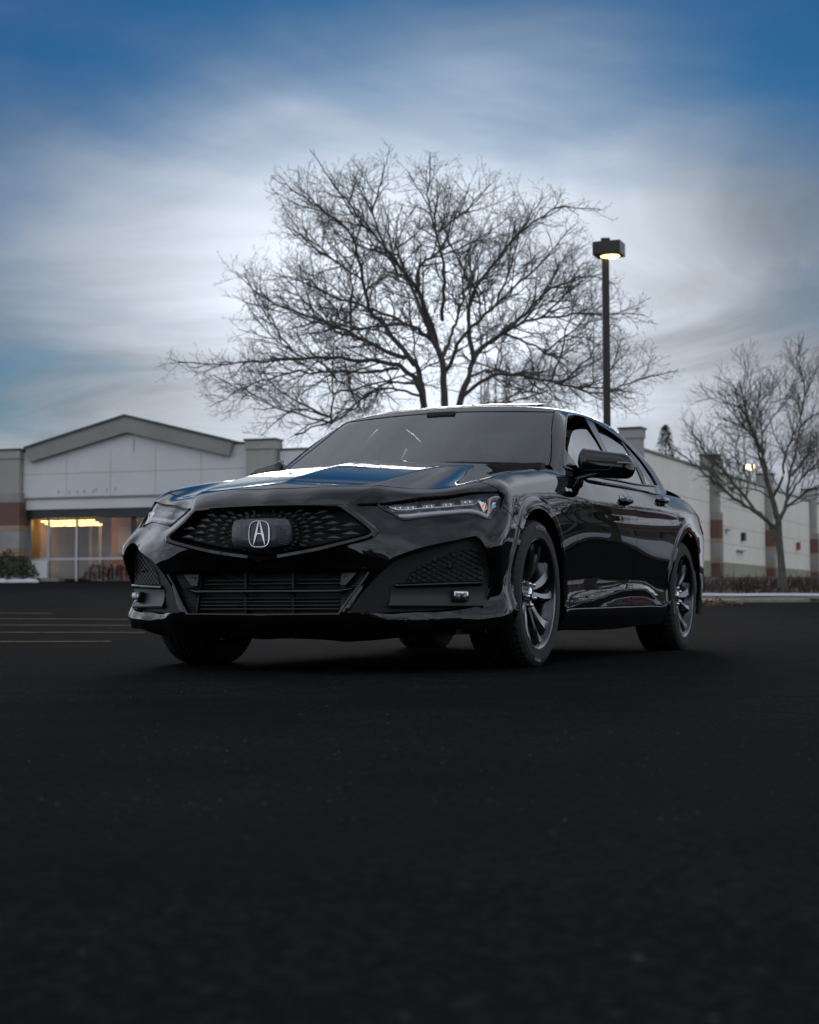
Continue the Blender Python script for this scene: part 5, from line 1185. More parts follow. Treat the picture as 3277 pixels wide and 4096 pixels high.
for i in range(4): slab('stucco_panel', FP, cl-16+i*4+.012, cl-16+i*4+3.988, 1.1, hL, -.4, .0, M_eifs)
slab('parapet_cap', FP, cl-16, cl, hL, hL+.09, -.5, .06, M_cap); slab('end_wall', FP, cl-16.2, cl-16, .9, hL, -30, .0, M_eifs2)
# storefront glazing
M_pane = glassmat('storefront_glass', (.80, .82, .82), 1.45)
mull = [spx(p) for p in (100, 172, 285, 515, 560, 640, 760, 870, 985)]
for i, s_ in enumerate(mull):
    wd = .06 if i != 3 else .16
    slab('window_mullion', FP, s_-wd, s_+wd, BZ, hD0, -.62, -.50, M_alu if i != 3 else M_dfr)
for i in range(len(mull)-1):
    slab('window_pane', FP, mull[i]+.06, mull[i+1]-.06, hW0+.05, hD0, -.57, -.56, M_pane)
    slab('window_pane', FP, mull[i]+.06, mull[i+1]-.06, BZ+.35, hW0-.05, -.57, -.56, M_pane)
    slab('window_rail', FP, mull[i]+.06, mull[i+1]-.06, hW0-.05, hW0+.05, -.62, -.50, M_alu)
slab('stall_riser', FP, c0+.1, mull[1], BZ-.1, hW0-.06, -.66, -.40, M_eifs); slab('stall_riser', FP, mull[1], c1-.1, BZ-.2, BZ+.35, -.64, -.42, M_gblk)
# shop interior
M_inw = pmat('shop_wall_tan', (.42, .23, .11), .8, var=(.8, .25)); M_inf = pmat('shop_floor', (.25, .22, .19), .4)
slab('shop_back_wall', FP, c0, c1, BZ-.1, hR0, -7.2, -7.0, M_inw); slab('shop_floor', FP, c0, c1, BZ+.02, BZ+.06, -7.0, -.7, M_inf); slab('shop_ceiling', FP, c0, c1, hD0+.15, hD0+.25, -7.0, -.75, M_eifs)
slab('shop_side_wall', FP, c0-.1, c0+.02, BZ, hR0, -7.0, -.7, M_tan); slab('shop_side_wall', FP, c1-.02, c1+.1, BZ, hR0, -7.0, -.7, M_tan)
slab('shop_partition', FP, spx(330), spx(505), BZ+.06, hD0+.14, -3.2, -3.0, pmat('orange_partition', (.36, .14, .06), .7))
slab('notice_board', FP, spx(360), spx(452), hpx(2195, 79), hpx(2085, 79), -2.98, -2.95, pmat('notice_board', (.45, .42, .38), .7)); slab('notice_board', FP, spx(380), spx(450), hpx(2195, 79), hpx(2155, 79), -2.94, -2.92, pmat('notice_pale', (.60, .58, .62), .7))
slab('shop_poster', FP, spx(415), spx(455), hpx(2120, 79), hpx(2085, 79), -2.94, -2.92, M_eifs)
for px_ in (205, 245, 300): slab('shop_post', FP, spx(px_)-.08, spx(px_)+.08, BZ, hD0, -4.2, -4.0, M_tan if px_ != 245 else M_alu)
for i, px_ in enumerate((215, 262, 318)): slab('shop_shelf', FP, spx(px_)-.45, spx(px_)+.45, BZ+.06, hpx(2150, 80), -5.5, -5.0, (M_gblk, M_eifs2, M_inw)[i])
M_cart = pmat('red_cart_plastic', (.42, .07, .04), .5)
for i, px_ in enumerate(range(300, 445, 18)): slab('cart_rack', FP, spx(px_), spx(px_)+.16, BZ+.40, hpx(2248, 79), -1.6, -1.2, M_cart if i % 3 else M_gblk)
M_tubeL = emat('fluorescent_tube', (1.0, .56, .17), 24.0)
for px0, px1 in ((110, 172), (180, 283), (290, 325), (533, 600)):
    for v_ in (2066, 2074, 2081): slab('ceiling_tube', FP, spx(px0), spx(px1), hpx(v_, 80)-.012, hpx(v_, 80)+.012, -1.35-(v_-2066)*.05, -1.30-(v_-2066)*.05, M_tubeL)
# low things before the storefront
o = slab('planter_block', FP, spx(182), spx(272), BZ+.12, BZ+.52, .3, .9, M_conc, bld)
# ---- side wall
base = 1.35; wh = lambda s: 7.45
bays = [0, 15.05, 29.0, 43.7, 58.2, 72.7]
rowz = [base, 2.55, 3.60, 4.55, 5.65, 7.36]
slab('wall_core', SP, .3, 74, base-.3, 7.30, -.5, -.02, M_joint)
for i in range(len(bays)-1):
    xs = np.linspace(bays[i]+(.38 if i else .85), bays[i+1]-.38, 4)
    for j in range(3):
        for k in range(5): slab('wall_panel', SP, xs[j]+.014, xs[j+1]-.014, rowz[k]+.012, rowz[k+1]-.012, -.2, .0 if k else .03, M_plinth if k == 0 else M_cream)
slab('parapet_cap', SP, .3, 74, 7.36, 7.47, -.5, .08, pmat('grey_cap', (.16, .16, .15), .6))
for i, s_ in enumerate(bays): column(SP, s_-(.0 if i == 0 else .25), s_+.25+(.45 if i == 0 else 0), 8.25, base-.3, .42, 5.15)
# wall fittings
for s_, h_, w_, hh, m, nm in ((18.3, 4.35, .55, .16, M_alu, 'wall_pipe'), (22.2, 4.12, .42, .48, M_dfr, 'utility_box'), (21.6, 3.30, 1.7, .07, M_alu, 'wall_rail'), (38.6, 4.10, .40, .50, pmat('red_alarm', (.30, .04, .03), .5), 'alarm_box')):
    slab(nm, SP, s_-w_/2, s_+w_/2, h_-hh/2, h_+hh/2, .001, .22, m)
slab('roof_deck', FP, -26, 0, 7.0, 7.1, -45, -1.0, M_gblk)
# ---------------------------------------------------------------- bare trees: hand-laid limbs, grown twigs
class Tubes:
    def __init__(s): s.g = {}
    def add(s, pts, rad, k=4):
        pts = np.asarray(pts, float); s.g.setdefault((len(pts), k), []).append((pts, np.asarray(rad, float)))
    def build(s, name, m, parent):
        VV, FF = [], []; base = 0
        for (n, k), L in s.g.items():
            P = np.stack([a for a, _ in L]); Rr = np.stack([b for _, b in L]); B = len(L)
            T = np.gradient(P, axis=1); T /= np.maximum(np.linalg.norm(T, axis=2, keepdims=True), 1e-9)
            ref = np.where(np.abs(T[..., 2:]) > .9, [[[1., 0, 0]]], [[[0, 0, 1.]]]); U = np.cross(T, ref); U /= np.maximum(np.linalg.norm(U, axis=2, keepdims=True), 1e-9); Wv = np.cross(T, U)
            a = 2*np.pi*np.arange(k)/k
            ring = P[:, :, None]+(U[:, :, None]*np.cos(a)[None, None, :, None]+Wv[:, :, None]*np.sin(a)[None, None, :, None])*Rr[:, :, None, None]
            VV.append(ring.reshape(-1, 3)); bi = (np.arange(B)*n*k)[:, None, None]; i = np.arange(n-1)[None, :, None]; j = np.arange(k)[None, None, :]
            q = np.stack([bi+i*k+j, bi+i*k+(j+1) % k, bi+(i+1)*k+(j+1) % k, bi+(i+1)*k+j], -1).reshape(-1, 4)+base
            FF.append(q); base += B*n*k
        V = np.vstack(VV); F = np.vstack(FF)
        me = bpy.data.meshes.new(name); me.vertices.add(len(V)); me.vertices.foreach_set('co', V.ravel()); me.loops.add(len(F)*4); me.loops.foreach_set('vertex_index', F.ravel().astype(np.int32))
        me.polygons.add(len(F)); me.polygons.foreach_set('loop_start', np.arange(0, len(F)*4, 4, dtype=np.int32)); me.polygons.foreach_set('use_smooth', np.ones(len(F), bool)); me.update(calc_edges=True)
        return link(name, me, m, parent)
def unit(v): return v/max(np.linalg.norm(v), 1e-9)
def wander(rn, p, d, L, n, wob, up):
    pts = [p]; q = p.copy(); dd = d.copy()
    for i in range(n-1):
        dd = unit(dd+rn.normal(0, wob, 3)+np.array([0, 0, up])); q = q+dd*L/(n-1); pts.append(q.copy())
    return np.array(pts)
def grow(tb, rn, pts, r0, r1, level, spec, env=None):
    """twigs along an existing branch; spec per level: spacing, length, spread, points, sides, radius, up"""
    if level >= len(spec): return
    sp, ln, spread, n, k, rad, up, wob = spec[level]
    seg = np.linalg.norm(np.diff(pts, axis=0), axis=1); cum = np.r_[0, np.cumsum(seg)]; tot = cum[-1]
    t = tot*(.16 if level else .22)+rn.uniform(0, sp); side = rn.uniform(0, 6.28)
    while t < tot:
        i = min(np.searchsorted(cum, t)-1, len(seg)-1); i = max(i, 0); f = (t-cum[i])/seg[i]; p = pts[i]+(pts[i+1]-pts[i])*f; d = unit(pts[i+1]-pts[i])
        side += 2.4+rn.normal(0, .5)
        u = unit(np.cross(d, [0, 0, 1.]) if abs(d[2]) < .95 else np.array([1., 0, 0])); w = np.cross(d, u)
        a = spread*rn.uniform(.7, 1.25); dirn = unit(d*math.cos(a)+(u*math.cos(side)+w*math.sin(side))*math.sin(a))
        frac = t/tot; L = ln*rn.uniform(.6, 1.3)*(1.1-(.85 if level == 0 else .5)*frac)
        if env is not None:
            e_ = p+dirn*L*(1.15 if level == 0 else 1.0); lim = np.interp(e_[2], env[0], env[1], right=0.0)*rn.uniform(.93, 1.05); cx_ = np.interp(e_[2], env[0], env[2])
            if math.hypot(e_[0]-cx_*_SX.x, e_[1]-cx_*_SX.y) > lim: L *= .35 if level == 0 else .5
        rb = min(rad*rn.uniform(.8, 1.2), (r0+(r1-r0)*frac)*.75)
        q = wander(rn, p, dirn, L, n, wob, up); tb.add(q, np.linspace(rb, max(rb*.45, spec[-1][5]*.7), n), k)
        grow(tb, rn, q, rb, rb*.45, level+1, spec, env)
        t += sp*rn.uniform(.6, 1.5)
M_bark = pmat('grey_brown_bark', (.085, .080, .066), .9, var=(6, .35), bump=(30, .6))
def limb(tb, rn, pts, r0, r1, spec, k=7, env=None):
    pts = np.array(pts, float); pts[-1] = pts[-1]*.72+pts[-2]*.28
    c = catmull(pts, .22); n = len(c); c[1:-1] += rn.normal(0, .018, (n-2, 3)); tb.add(c, r0+(r1-r0)*np.linspace(0, 1, n)**.8, k)
    grow(tb, rn, c, r0, r1, 0, spec, env)
    return c
def bare_tree(name, at, limbs, trunk, spec, seed, label, group=None, env=None, fill=0):
    """limbs: (points as (across, up), depth slope list, r0, r1) in the tree's own frame"""
    rn = np.random.default_rng(seed); root = empty(name, at); tag(root, label, 'tree', group)
    tt = Tubes(); 
    for pts, rr in trunk: c = catmull(np.array(pts, float), .25); tt.add(c, np.interp(np.linspace(0, 1, len(c)), np.linspace(0, 1, len(rr)), rr), 12)
    tt.build('trunk', M_bark, root)
    tb = Tubes(); cs = []; d_0 = lambda q, t: np.linalg.norm(q-t, axis=1)
    for pts, dep_, r0, r1 in limbs:
        n = len(pts); dz_ = np.interp(np.linspace(0, 1, n), np.linspace(0, 1, len(dep_)), dep_)
        P3 = [tuple(_SX*a+_SY*float(dd)+Vector((0, 0, h))) for (a, h), dd in zip(pts, dz_)]
        cs.append(limb(tb, rn, P3, r0, r1, spec, env=env))
    for i in range(fill):                         # further limbs that fill the dome evenly, each leaving the nearest lower limb
        t_ = (i+.5)/fill; hh = env[0][0]+(env[0][-1]-env[0][0])*(.10+.87*t_**.8); rr_ = np.interp(hh, env[0], env[1])*rn.uniform(.72, .93); a = 2.399963*i+.4
        cx_ = float(np.interp(hh, env[0], env[2])); tgt = np.array([_SX.x*cx_+rr_*math.cos(a), _SX.y*cx_+rr_*math.sin(a), hh]); allp = np.vstack(cs); d_ = np.linalg.norm(allp-tgt, axis=1)+np.where(allp[:, 2] > hh-.15*abs(rr_)-.5, 3.0, 0)+np.where(d_0(allp, tgt) < .9, 2.0, 0)+np.where(np.hypot(allp[:, 0]-_SX.x*cx_, allp[:, 1]-_SX.y*cx_) > .72*rr_, 2.5, 0)
        st = allp[np.argmin(d_)]; mid = st*.5+tgt*.5+np.array([0, 0, (-.07 if hh > env[0][2] else .05)*np.linalg.norm(tgt-st)])
        cs.append(limb(tb, rn, [st, mid, tgt], .022, .008, spec, 5, env))
    tb.build('crown', M_bark, root); return root
D1 = 31.0; u1 = 1.05
def m1(pts, D=D1, u0=u1, ox=600, oy=560, s=1.27536): return [((ox+a*s-1638.5)/6510*D-u0, .29+(2418-(oy+b*s))/6510*D-float(gz(u0, D))) for a, b in pts]
TP = lambda a, h, d=0: tuple(_SX*a+_SY*d+Vector((0, 0, h)))
L = []
def A(pts, dep_, r0, r1=.007): L.append((m1(pts), dep_, r0*.72, r1))
A([(862, 850), (845, 770), (780, 715), (600, 695), (430, 705), (250, 722), (60, 716)], (0, -.4, -.9, -1.2), .085)
A([(865, 850), (830, 690), (760, 660), (640, 590), (480, 520), (330, 450), (215, 340)], (0, .3, .8, 1.0), .095)
A([(832, 700), (740, 590), (690, 530), (665, 420), (640, 330), (520, 240), (352, 130)], (.1, -.4, -1.1, -1.6), .075)
A([(928, 860), (918, 690), (870, 570), (840, 470), (760, 390), (690, 200), (640, 95)], (0, -.2, -.3, -.2), .11)
A([(840, 470), (850, 380), (930, 290), (960, 180), (1012, 90)], (-.2, .5, 1.0, 1.2), .06)
A([(872, 580), (830, 460), (790, 330), (770, 200), (800, 80)], (-.1, .8, 1.6, 2.0), .06)
A([(962, 860), (1005, 720), (1030, 660), (1110, 590), (1190, 520), (1260, 440), (1400, 380), (1540, 408)], (0, .2, .6, 1.2, 1.4), .10)
A([(1020, 690), (1002, 560), (1012, 500), (1080, 400), (1180, 300), (1280, 250), (1440, 268)], (.1, -.4, -1.0, -1.5), .07)
A([(1090, 605), (1180, 565), (1300, 560), (1450, 570), (1565, 580)], (.4, -.2, -.8, -1.2), .05)
A([(985, 800), (1060, 748), (1130, 740), (1250, 770), (1400, 812), (1520, 772), (1680, 735)], (0, -.4, -.9, -1.0), .055)
A([(850, 800), (780, 790), (700, 800), (640, 870), (560, 930)], (0, -.8, -1.6), .04)
A([(780, 715), (660, 735), (480, 745), (320, 800), (180, 895)], (-.1, -.8, -1.9), .045)
A([(1110, 592), (1250, 640), (1350, 700), (1410, 760)], (.2, .9, 1.7), .04)
A([(915, 680), (960, 560), (1000, 420), (1060, 260), (1110, 120)], (0, 1.2, 2.4, 3.0), .06)
A([(905, 640), (800, 540), (560, 420), (400, 330), (260, 320)], (0, 1.2, 2.6, 3.4), .06)
A([(930, 720), (980, 640), (1080, 560), (1200, 460), (1330, 330)], (0, -1.2, -2.4, -3.0), .06)
A([(880, 620), (800, 600), (640, 640), (480, 620), (330, 590)], (0, -1.4, -2.6, -3.2), .05)
A([(900, 640), (850, 500), (700, 330), (600, 230), (500, 100)], (0, -1.0, -2.2, -2.8), .055)
A([(920, 560), (920, 400), (880, 250), (880, 50)], (0, -.8, -1.6, -2.0), .055)
A([(1000, 740), (1100, 690), (1200, 680), (1350, 640)], (0, 1.2, 2.4, 3.0), .045)
A([(860, 760), (740, 740), (620, 800), (470, 850), (380, 900)], (0, 1.2, 2.2, 2.8), .04)
SPEC = [(.165, 1.15, .68, 7, 4, .0145, .05, .13), (.13, .55, .75, 5, 3, .0085, .07, .20), (.10, .25, .8, 4, 3, .0056, .06, .27), (.10, .12, .85, 3, 3, .0046, .04, .3)]
zf = .29+(2418-1655)/6510*D1-float(gz(u1, D1))
stems = [m1([(862, 850)])[0], m1([(928, 860)])[0], m1([(962, 860)])[0]]
trunk = [([TP(.05, -.1), TP(.0, .6), TP(-.05, 1.3), TP(stems[0][0]*.6, 2.4), TP(stems[0][0], stems[0][1])], [.24, .17, .13, .09, .066]),
         ([TP(.08, -.1), TP(.08, .8), TP(.06, 1.6), TP(stems[1][0]*.8, 2.6), TP(stems[1][0], stems[1][1])], [.24, .18, .14, .10, .08]),
         ([TP(.12, -.1), TP(.16, .8), TP(.2, 1.5), TP(stems[2][0]*.75, 2.5), TP(stems[2][0], stems[2][1])], [.24, .17, .13, .09, .072])]
_ty = lambda y: .29+(2418-(560+1.27536*y))/6510*D1-float(gz(u1, D1))
env1 = (np.array([_ty(y) for y in (930, 840, 735, 580, 400, 300, 230, 130, 70, 35)]), np.array([3.8, 4.9, 5.15, 4.3, 4.15, 4.0, 3.5, 2.5, 1.4, .4]), np.array([-.9, -.85, -.82, -.62, -.65, -.86, -.75, -1.4, -1.0, -1.0]))
tree1 = bare_tree('bare_tree', gp(u1, D1), L, trunk, SPEC, 4, 'large spreading leafless tree standing right behind the sedan', env=env1, fill=52)
# right-hand tree on the verge
D2 = 53.0; u2 = (3122-1638.5)/6510*D2; zb2 = vz(D2)
L = []
def B_(pts, dep_, r0, r1=.013):
    r0 *= .85
    L.append(([((2600+a*.39246-1638.5)/6510*D2-u2, .29+(2418-(1700+b*.39246))/6510*D2-zb2) for a, b in pts], dep_, r0, r1))
B_([(1275, 1050), (1180, 980), (1000, 870), (860, 790), (680, 650), (560, 580), (400, 450), (240, 340), (60, 230)], (0, -.5, -1.2, -1.8), .085)
B_([(1185, 985), (1090, 880), (1000, 740), (880, 560), (760, 420), (640, 280), (560, 100), (420, -120)], (-.1, .4, .9, 1.4), .075)
B_([(1310, 970), (1240, 740), (1190, 560), (1178, 400), (1160, 240), (1080, 40), (960, -240), (900, -520)], (0, -.2, .3, .6), .12)
B_([(1335, 960), (1410, 840), (1440, 720), (1490, 520), (1560, 300), (1620, 60), (1700, -260)], (0, .5, 1.0, 1.3), .085)
B_([(1420, 835), (1560, 720), (1650, 655), (1760, 600), (1900, 480)], (.3, -.3, -.9), .055)
B_([(1270, 730), (1330, 560), (1345, 300), (1440, 60), (1500, -350), (1420, -620), (1500, -900)], (0, -.8, -1.4, -1.6), .06)
B_([(1180, 420), (1080, 200), (900, 20), (700, -220), (560, -300)], (0, -.9, -1.9), .05)
B_([(1165, 280), (1200, 60), (1220, -260), (1290, -620)], (0, 1.0, 2.0), .05)
B_([(1490, 520), (1640, 380), (1800, 160), (1900, -60)], (.4, 1.4, 2.2), .045)
B_([(1240, 760), (1100, 640), (900, 640), (740, 660)], (0, 1.0, 2.0), .035)
B_([(1000, 740), (1060, 520), (980, 300), (820, 120)], (.2, 1.2, 2.2), .04)
B_([(1230, 700), (1130, 460), (1010, 160), (880, -160), (780, -420)], (0, -1.0, -2.2), .05)
B_([(1430, 760), (1520, 560), (1700, 330), (1780, -100)], (.2, -.8, -1.8), .045)
SPEC2 = [(.20, 1.6, .60, 6, 4, .018, .10, .13), (.165, .75, .65, 5, 3, .010, .10, .18), (.15, .36, .75, 3, 3, .0072, .08, .25)]
fk = ((2600+1312*.39246-1638.5)/6510*D2-u2, .29+(2418-(1700+970*.39246))/6510*D2-zb2)
trunk2 = [([TP(.06, -.15), TP(.05, .3), TP(.0, 1.2), TP(-.04, fk[1]*.75), TP(fk[0], fk[1]+.1)], [.19, .14, .118, .112, .105]), ([TP(-.05, fk[1]*.62), TP(-.22, fk[1]*.85), TP(-.33, fk[1]-.25)], [.09, .085, .075])]
_t2 = lambda v: .29+(2418-v)/6510*D2-zb2
env2 = (np.array([_t2(v) for v in (2050, 1900, 1800, 1650, 1520, 1420, 1370, 1330)]), np.array([2.0, 3.0, 3.7, 3.4, 2.8, 2.1, 1.4, .5]), np.zeros(8))
tree2 = bare_tree('bare_tree', site(u2, D2, zb2), L, trunk2, SPEC2, 9, 'smaller leafless tree with a forked trunk before the panelled wall', env=env2, fill=14)
# the same kinds of tree stand along the drive to the right of the car; its doors mirror them
for i, (src, u, d_, rz, sc_, lab) in enumerate(((tree2, 12.5, 22.5, 40, .80, 'bare tree mirrored nearest the mirror in the front door'), (tree2, 31.0, 44.0, 120, 1.0, 'bare tree mirrored across the rear door'), (tree2, 16.5, 9.0, 200, .9, 'bare tree mirrored in the front fender and bumper corner'), (tree2, 34, 27, 290, 1.0, 'bare tree mirrored in the front door behind the thick trunk'), (tree2, 48, 74, 10, 1.1, 'distant bare tree mirrored low in the rear door'))):
    c = copy_tree(src); c.location = gp(u, d_); c.rotation_euler = (0, 0, R(rz)); c.scale = (sc_,)*3; c['label'] = lab; c['group'] = 'bare trees mirrored in the bodywork'
# upright poplar far behind, evergreen and thin trees beyond the roof
L = []
rn = random.Random(4)
for i in range(13):
    a0 = rn.uniform(-1.1, 1.1); L.append(([(a0*.25, 1.0), (a0*.7, 6), (a0*1.05, 12), (a0*1.0, 17+rn.uniform(-1, 3.5))], (0, rn.uniform(-.8, .8), rn.uniform(-1.1, 1.1)), .09, .02))
SPEC3 = [(.55, 2.2, .28, 4, 3, .03, .16, .08), (.6, .9, .4, 3, 3, .02, .12, .12)]
D3 = 118.; u3 = (1985-1638.5)/6510*D3
bare_tree('poplar_tree', site(u3, D3, 1.5), L, [([TP(0, -.2), TP(0, 1), TP(0, 8)], [.28, .22, .12])], SPEC3, 12, 'tall narrow bare poplar far behind the large tree')
def conifer(at, h, r, seed, label):
    root = empty('evergreen_tree', at); tag(root, label, 'tree'); rn = random.Random(seed)
    MB().tube([(0, 0, 0), (0, 0, h*.6), (0, 0, h)], [.16, .09, .015], 7).build('trunk', M_bark, root)
    b = MB(); n = 2600
    for i in range(n):
        t = rn.random()**.75; z = h*(.12+.88*t); rr = r*(1-t)**.8*(.55+.45*abs(math.sin(z*2.6+.6*math.sin(i))))+.06; a = rn.uniform(0, 6.28); q = rr*math.sqrt(rn.uniform(.15, 1)); p = Vector((q*math.cos(a), q*math.sin(a), z-q*.25)); s = rn.uniform(.10, .24)
        M = Euler((rn.uniform(-.6, .6), rn.uniform(-.6, .6), a)).to_matrix(); b.add([p+M@Vector(v) for v in ((0, -s*.3, 0), (s, 0, -s*.25), (0, s*.3, 0), (-s*.2, 0, .04))], [(0, 1, 2, 3)])
    b.build('crown', pmat('evergreen_needles', (.025, .045, .022), .9, var=(3, .4)), root)
D4 = 108.; conifer(site((2668-1638.5)/6510*D4, D4, 1.5), .29+(2418-1700)/6510*D4-1.5, 3.4, 3, 'dark evergreen tree rising behind the panelled wall')
L = []
for i in range(8):
    a0 = rn.uniform(-1, 1); L.append(([(a0*.2, 1.5), (a0*1.4, 4), (a0*2.6, 6.5), (a0*3.2, 8.5+rn.uniform(-1, 1.5))], (0, rn.uniform(-1.5, 1.5)), .07, .015))
D5 = 112.; bare_tree('bare_tree', site((2960-1638.5)/6510*D5, D5, 1.5), L, [([TP(0, -.2), TP(0, 2)], [.2, .15])], [(.5, 2.0, .6, 5, 3, .025, .12, .16), (.45, .8, .7, 3, 3, .016, .1, .2)], 15, 'hazy bare tree showing over the wall behind the forked tree')
# clipped juniper by the storefront with snow before it
def shrub(at, ru, rd, h, seed, label, n=2600):
    root = empty('juniper_shrub', at, SITE_RZ*-1); tag(root, label, 'shrub'); rn = random.Random(seed); b = MB()
    for i in range(n):
        a = rn.uniform(0, 6.28); r = math.sqrt(rn.random()); prof = (1-r**2.2)**.6; z = h*prof*(rn.random()**.4)*(1+.18*math.sin(3*a+7*r)); p = Vector((ru*r*math.cos(a), rd*r*math.sin(a), z)); s = rn.uniform(.06, .14)
        M = Euler((rn.uniform(-1, 1), rn.uniform(-1, 1), rn.uniform(0, 6))).to_matrix(); b.add([p+M@Vector(v) for v in ((0, -s*.35, 0), (s, 0, s*.3), (0, s*.35, 0), (-s*.5, 0, 0))], [(0, 1, 2, 3)])
    b.build('foliage', pmat('juniper_green', (.030, .045, .018), .9, var=(2.5, .45)), root)
    st = MB()
    for i in range(6): a = i*1.05; st.tube([(0, 0, -.05), (ru*.4*math.cos(a), rd*.4*math.sin(a), h*.35)], [.04, .015], 5)
    st.build('stem', M_bark, root)
dS = 76.5
shrub(gp((10-1638.5)/6510*dS, dS, .05), 2.5, 1.3, 1.35, 2, 'dark green spreading juniper before the brick column, at the left edge')
for i, (px_, w, lab) in enumerate(((8, .5, 'leftmost snow patch under the juniper'), (62, .75, 'largest snow patch under the juniper'), (120, .55, 'snow patch at the right end of the juniper'))):
    tag(lump('snow_patch', gp((px_-1638.5)/6510*74.6, 74.6, .02), w*.72, .28, .17, 20+i), lab, 'snow', 'snow patches before the storefront')
# ---------------------------------------------------------------- lamp posts
M_pole = pmat('dark_bronze_paint', (.012, .011, .010), .45, var=(5, .2))
M_lampl = emat('lit_lamp_lens', (1.0, .66, .16), 9.0)
def lamp_post(at, h, label, heads=((1, 0),), box=(.50, .40, .245), glow=None):
    root = empty('lamp_post', at); tag(root, label, 'street lamp')
    bevel_box('pole', (0, 0, h/2), (.125, .125, h), M_pole, root, .012, 2, rz=R(20), smooth=False)
    bevel_box('pole_cap', (0, 0, h+.02), (.16, .16, .05), M_pole, root, .012, 2, rz=R(20), smooth=False)
    b = MB(); b.lathe([(.0, .62), (.27, .62), (.30, .58), (.30, -.2)], 24); b.build('concrete_base', M_conc, root, auto=40)
    for hx, rz in heads:
        c = Vector((.0, 0, h-.16))+(Matrix.Rotation(rz, 3, 'Z')@Vector((hx*.07, -.02, 0)))
        hd = bevel_box('lamp_head', tuple(c), box, M_pole, root, .02, 2, rz=rz, smooth=False)
        l = MB(); l.lathe([(0, -.055), (.10, -.05), (.16, -.03), (.19, .0)], 28); l.v = [tuple(c+Vector((0, 0, -box[2]/2+.012))+Matrix.Rotation(rz, 3, 'Z')@Vector((v[0]*.95+.02, v[1]*.8, v[2]))) for v in l.v]
        l.build('lamp_lens', glow or M_lampl, hd, smooth=True)
    return root
D = 28.5
lamp_post(gp((2433-1638.5)/6510*D, D), .29+(2418-952)/6510*D-float(gz(3.4, D)), 'tall dark lamp post with a lit box head beside the large tree', ((1.0, -YAW*-1+R(24)),))
D = 130.
lr_h = .29+(2418-1862)/6510*D-1.6-.16
lr = lamp_post(site((3003-1638.5)/6510*D, D, 1.6), .29+(2418-1862)/6510*D-1.6, 'distant lit lamp post seen above the panelled wall', ((.3, R(-10)),), (.85, .5, .42), emat('far_lamp_lens', (1.0, .80, .35), 6.0))
fl = [c for c in lr.children if c.name.startswith('lamp_head')][0]
MB().box(tuple(Vector((.1, -.27, lr_h))), (.72, .06, .34)).build('lamp_lens', bpy.data.materials['far_lamp_lens'], fl)
# planting island round the tree and the lamp post, hidden mostly by the car
isl = [(u1+2.9*math.cos(a), 29.9+3.0*math.sin(a)) for a in np.linspace(0, 2*math.pi, 40, endpoint=False)]
isl = [(u+(1.2 if u > u1 else -.4), d_) for u, d_ in isl]
V = [tuple(gp(u, d_, .13)) for u, d_ in isl]+[tuple(gp(u, d_, -.05)) for u, d_ in isl]; k = len(isl)
F = [tuple(range(k))]+[(i, k+i, k+(i+1) % k, (i+1) % k) for i in range(k)]
o = link('tree_island', mesh('tree_island', V, F), M_conc); bm = bmesh.new(); bm.from_mesh(o.data); bmesh.ops.recalc_face_normals(bm, faces=bm.faces); bm.to_mesh(o.data); bm.free(); tag(o, kind='structure')
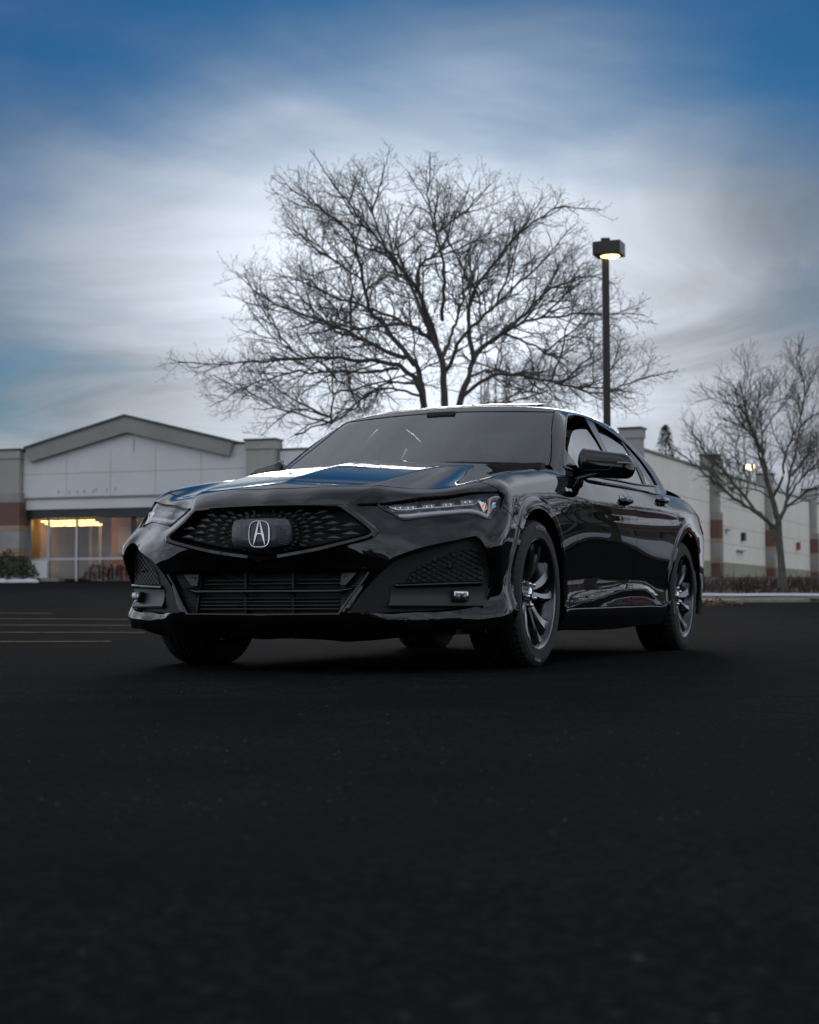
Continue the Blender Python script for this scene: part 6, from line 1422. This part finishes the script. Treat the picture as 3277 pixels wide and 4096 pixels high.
# shops across the drive, mirrored in the car's doors
M_shopg = pmat('grey_shop_wall', (.20, .19, .18), .9, var=(.4, .1)); M_redband = pmat('red_sign_band', (.26, .025, .025), .6); M_shopgl = pmat('shop_glass_dark', (.02, .02, .022), .1)
def far_shop(u, d, w, h, rz, label, lamps=False):
    r_ = empty('shop', gp(u, d), rz); tag(r_, label, 'building', 'shops mirrored in the doors')
    MB().box((0, 6, h/2), (w, 12, h)).build('wall', M_shopg, r_); MB().box((0, 6, h+.1), (w+.4, 12.4, .2)).build('roof', M_cap, r_)
    MB().box((0, -.12, h*.72), (w*.7, .2, h*.13)).build('sign_band', M_redband, r_); MB().box((w*.1, -.16, h*1.05), (w*.3, .3, h*.3)).build('raised_front', M_shopg, r_)
    k = int(w/3)
    for i in range(k): MB().box((-w/2+1.5+i*w/k, -.06, h*.28), (w/k*.8, .1, h*.5)).build('window', M_shopgl, r_)
far_shop(82, 128, 50, 9, R(-60), 'grey shop with a red band mirrored in the front door'); far_shop(92, 84, 26, 8, R(-75), 'small shop with red band mirrored between the door handles'); far_shop(130, 235, 60, 14, R(-50), 'farthest grey shop mirrored in the rear door')
far_shop(-14, -40, 46, 7, math.pi-YAW, 'long dark shop row added behind the viewer to darken the front bumper'); far_shop(36, -34, 40, 7, math.pi-YAW-R(40), 'dark shop added behind the viewer to darken the bumper corner')  # unseen shops added behind the viewer to darken the bumper's reflections
for i, (src, u, d_, rz, sc_, lab) in enumerate(((tree1, -9, -20, 60, 1.0, 'bare tree added behind the viewer to darken the nose left of the badge'), (tree1, 8, -22, 150, 1.1, 'bare tree added behind the viewer to darken the bumper below the left lamp'), (tree2, 20, -12, 10, 1.1, 'bare tree added behind the viewer to darken the bumper corner by the fog lamp'), (tree2, -24, -12, 80, 1.1, 'bare tree added behind the viewer to darken the far headlamp cheek'))):  # unseen trees added behind the viewer, darkening what the nose mirrors
    c = copy_tree(src); c.location = gp(u, d_); c.rotation_euler = (0, 0, R(rz)); c.scale = (sc_,)*3; c['label'] = lab; c['group'] = 'bare trees mirrored in the bodywork'
for i, (u, d_, w) in enumerate(((17, 30, 2.6), (20, 27, 1.8), (24, 41, 3.2), (26, 30, 2.2), (14.5, 16, 1.6))):
    tag(lump('snow_pile', gp(u, d_), w, .9, .55, 40+i, rz=R(20*i)), f'{["long", "short", "widest", "rounded", "smallest"][i]} snow pile mirrored low in the car doors', 'snow', 'snow piles mirrored in the doors')
b = MB()
for i in range(30):
    u0, u1_ = 11+i*.0, 0
sheet('drive_kerb', 12.2, 12.5, 4, 60, M_conc, .12, 1, 40); tag(bpy.data.objects['drive_kerb'], kind='structure')
bpy.context.view_layer.update()
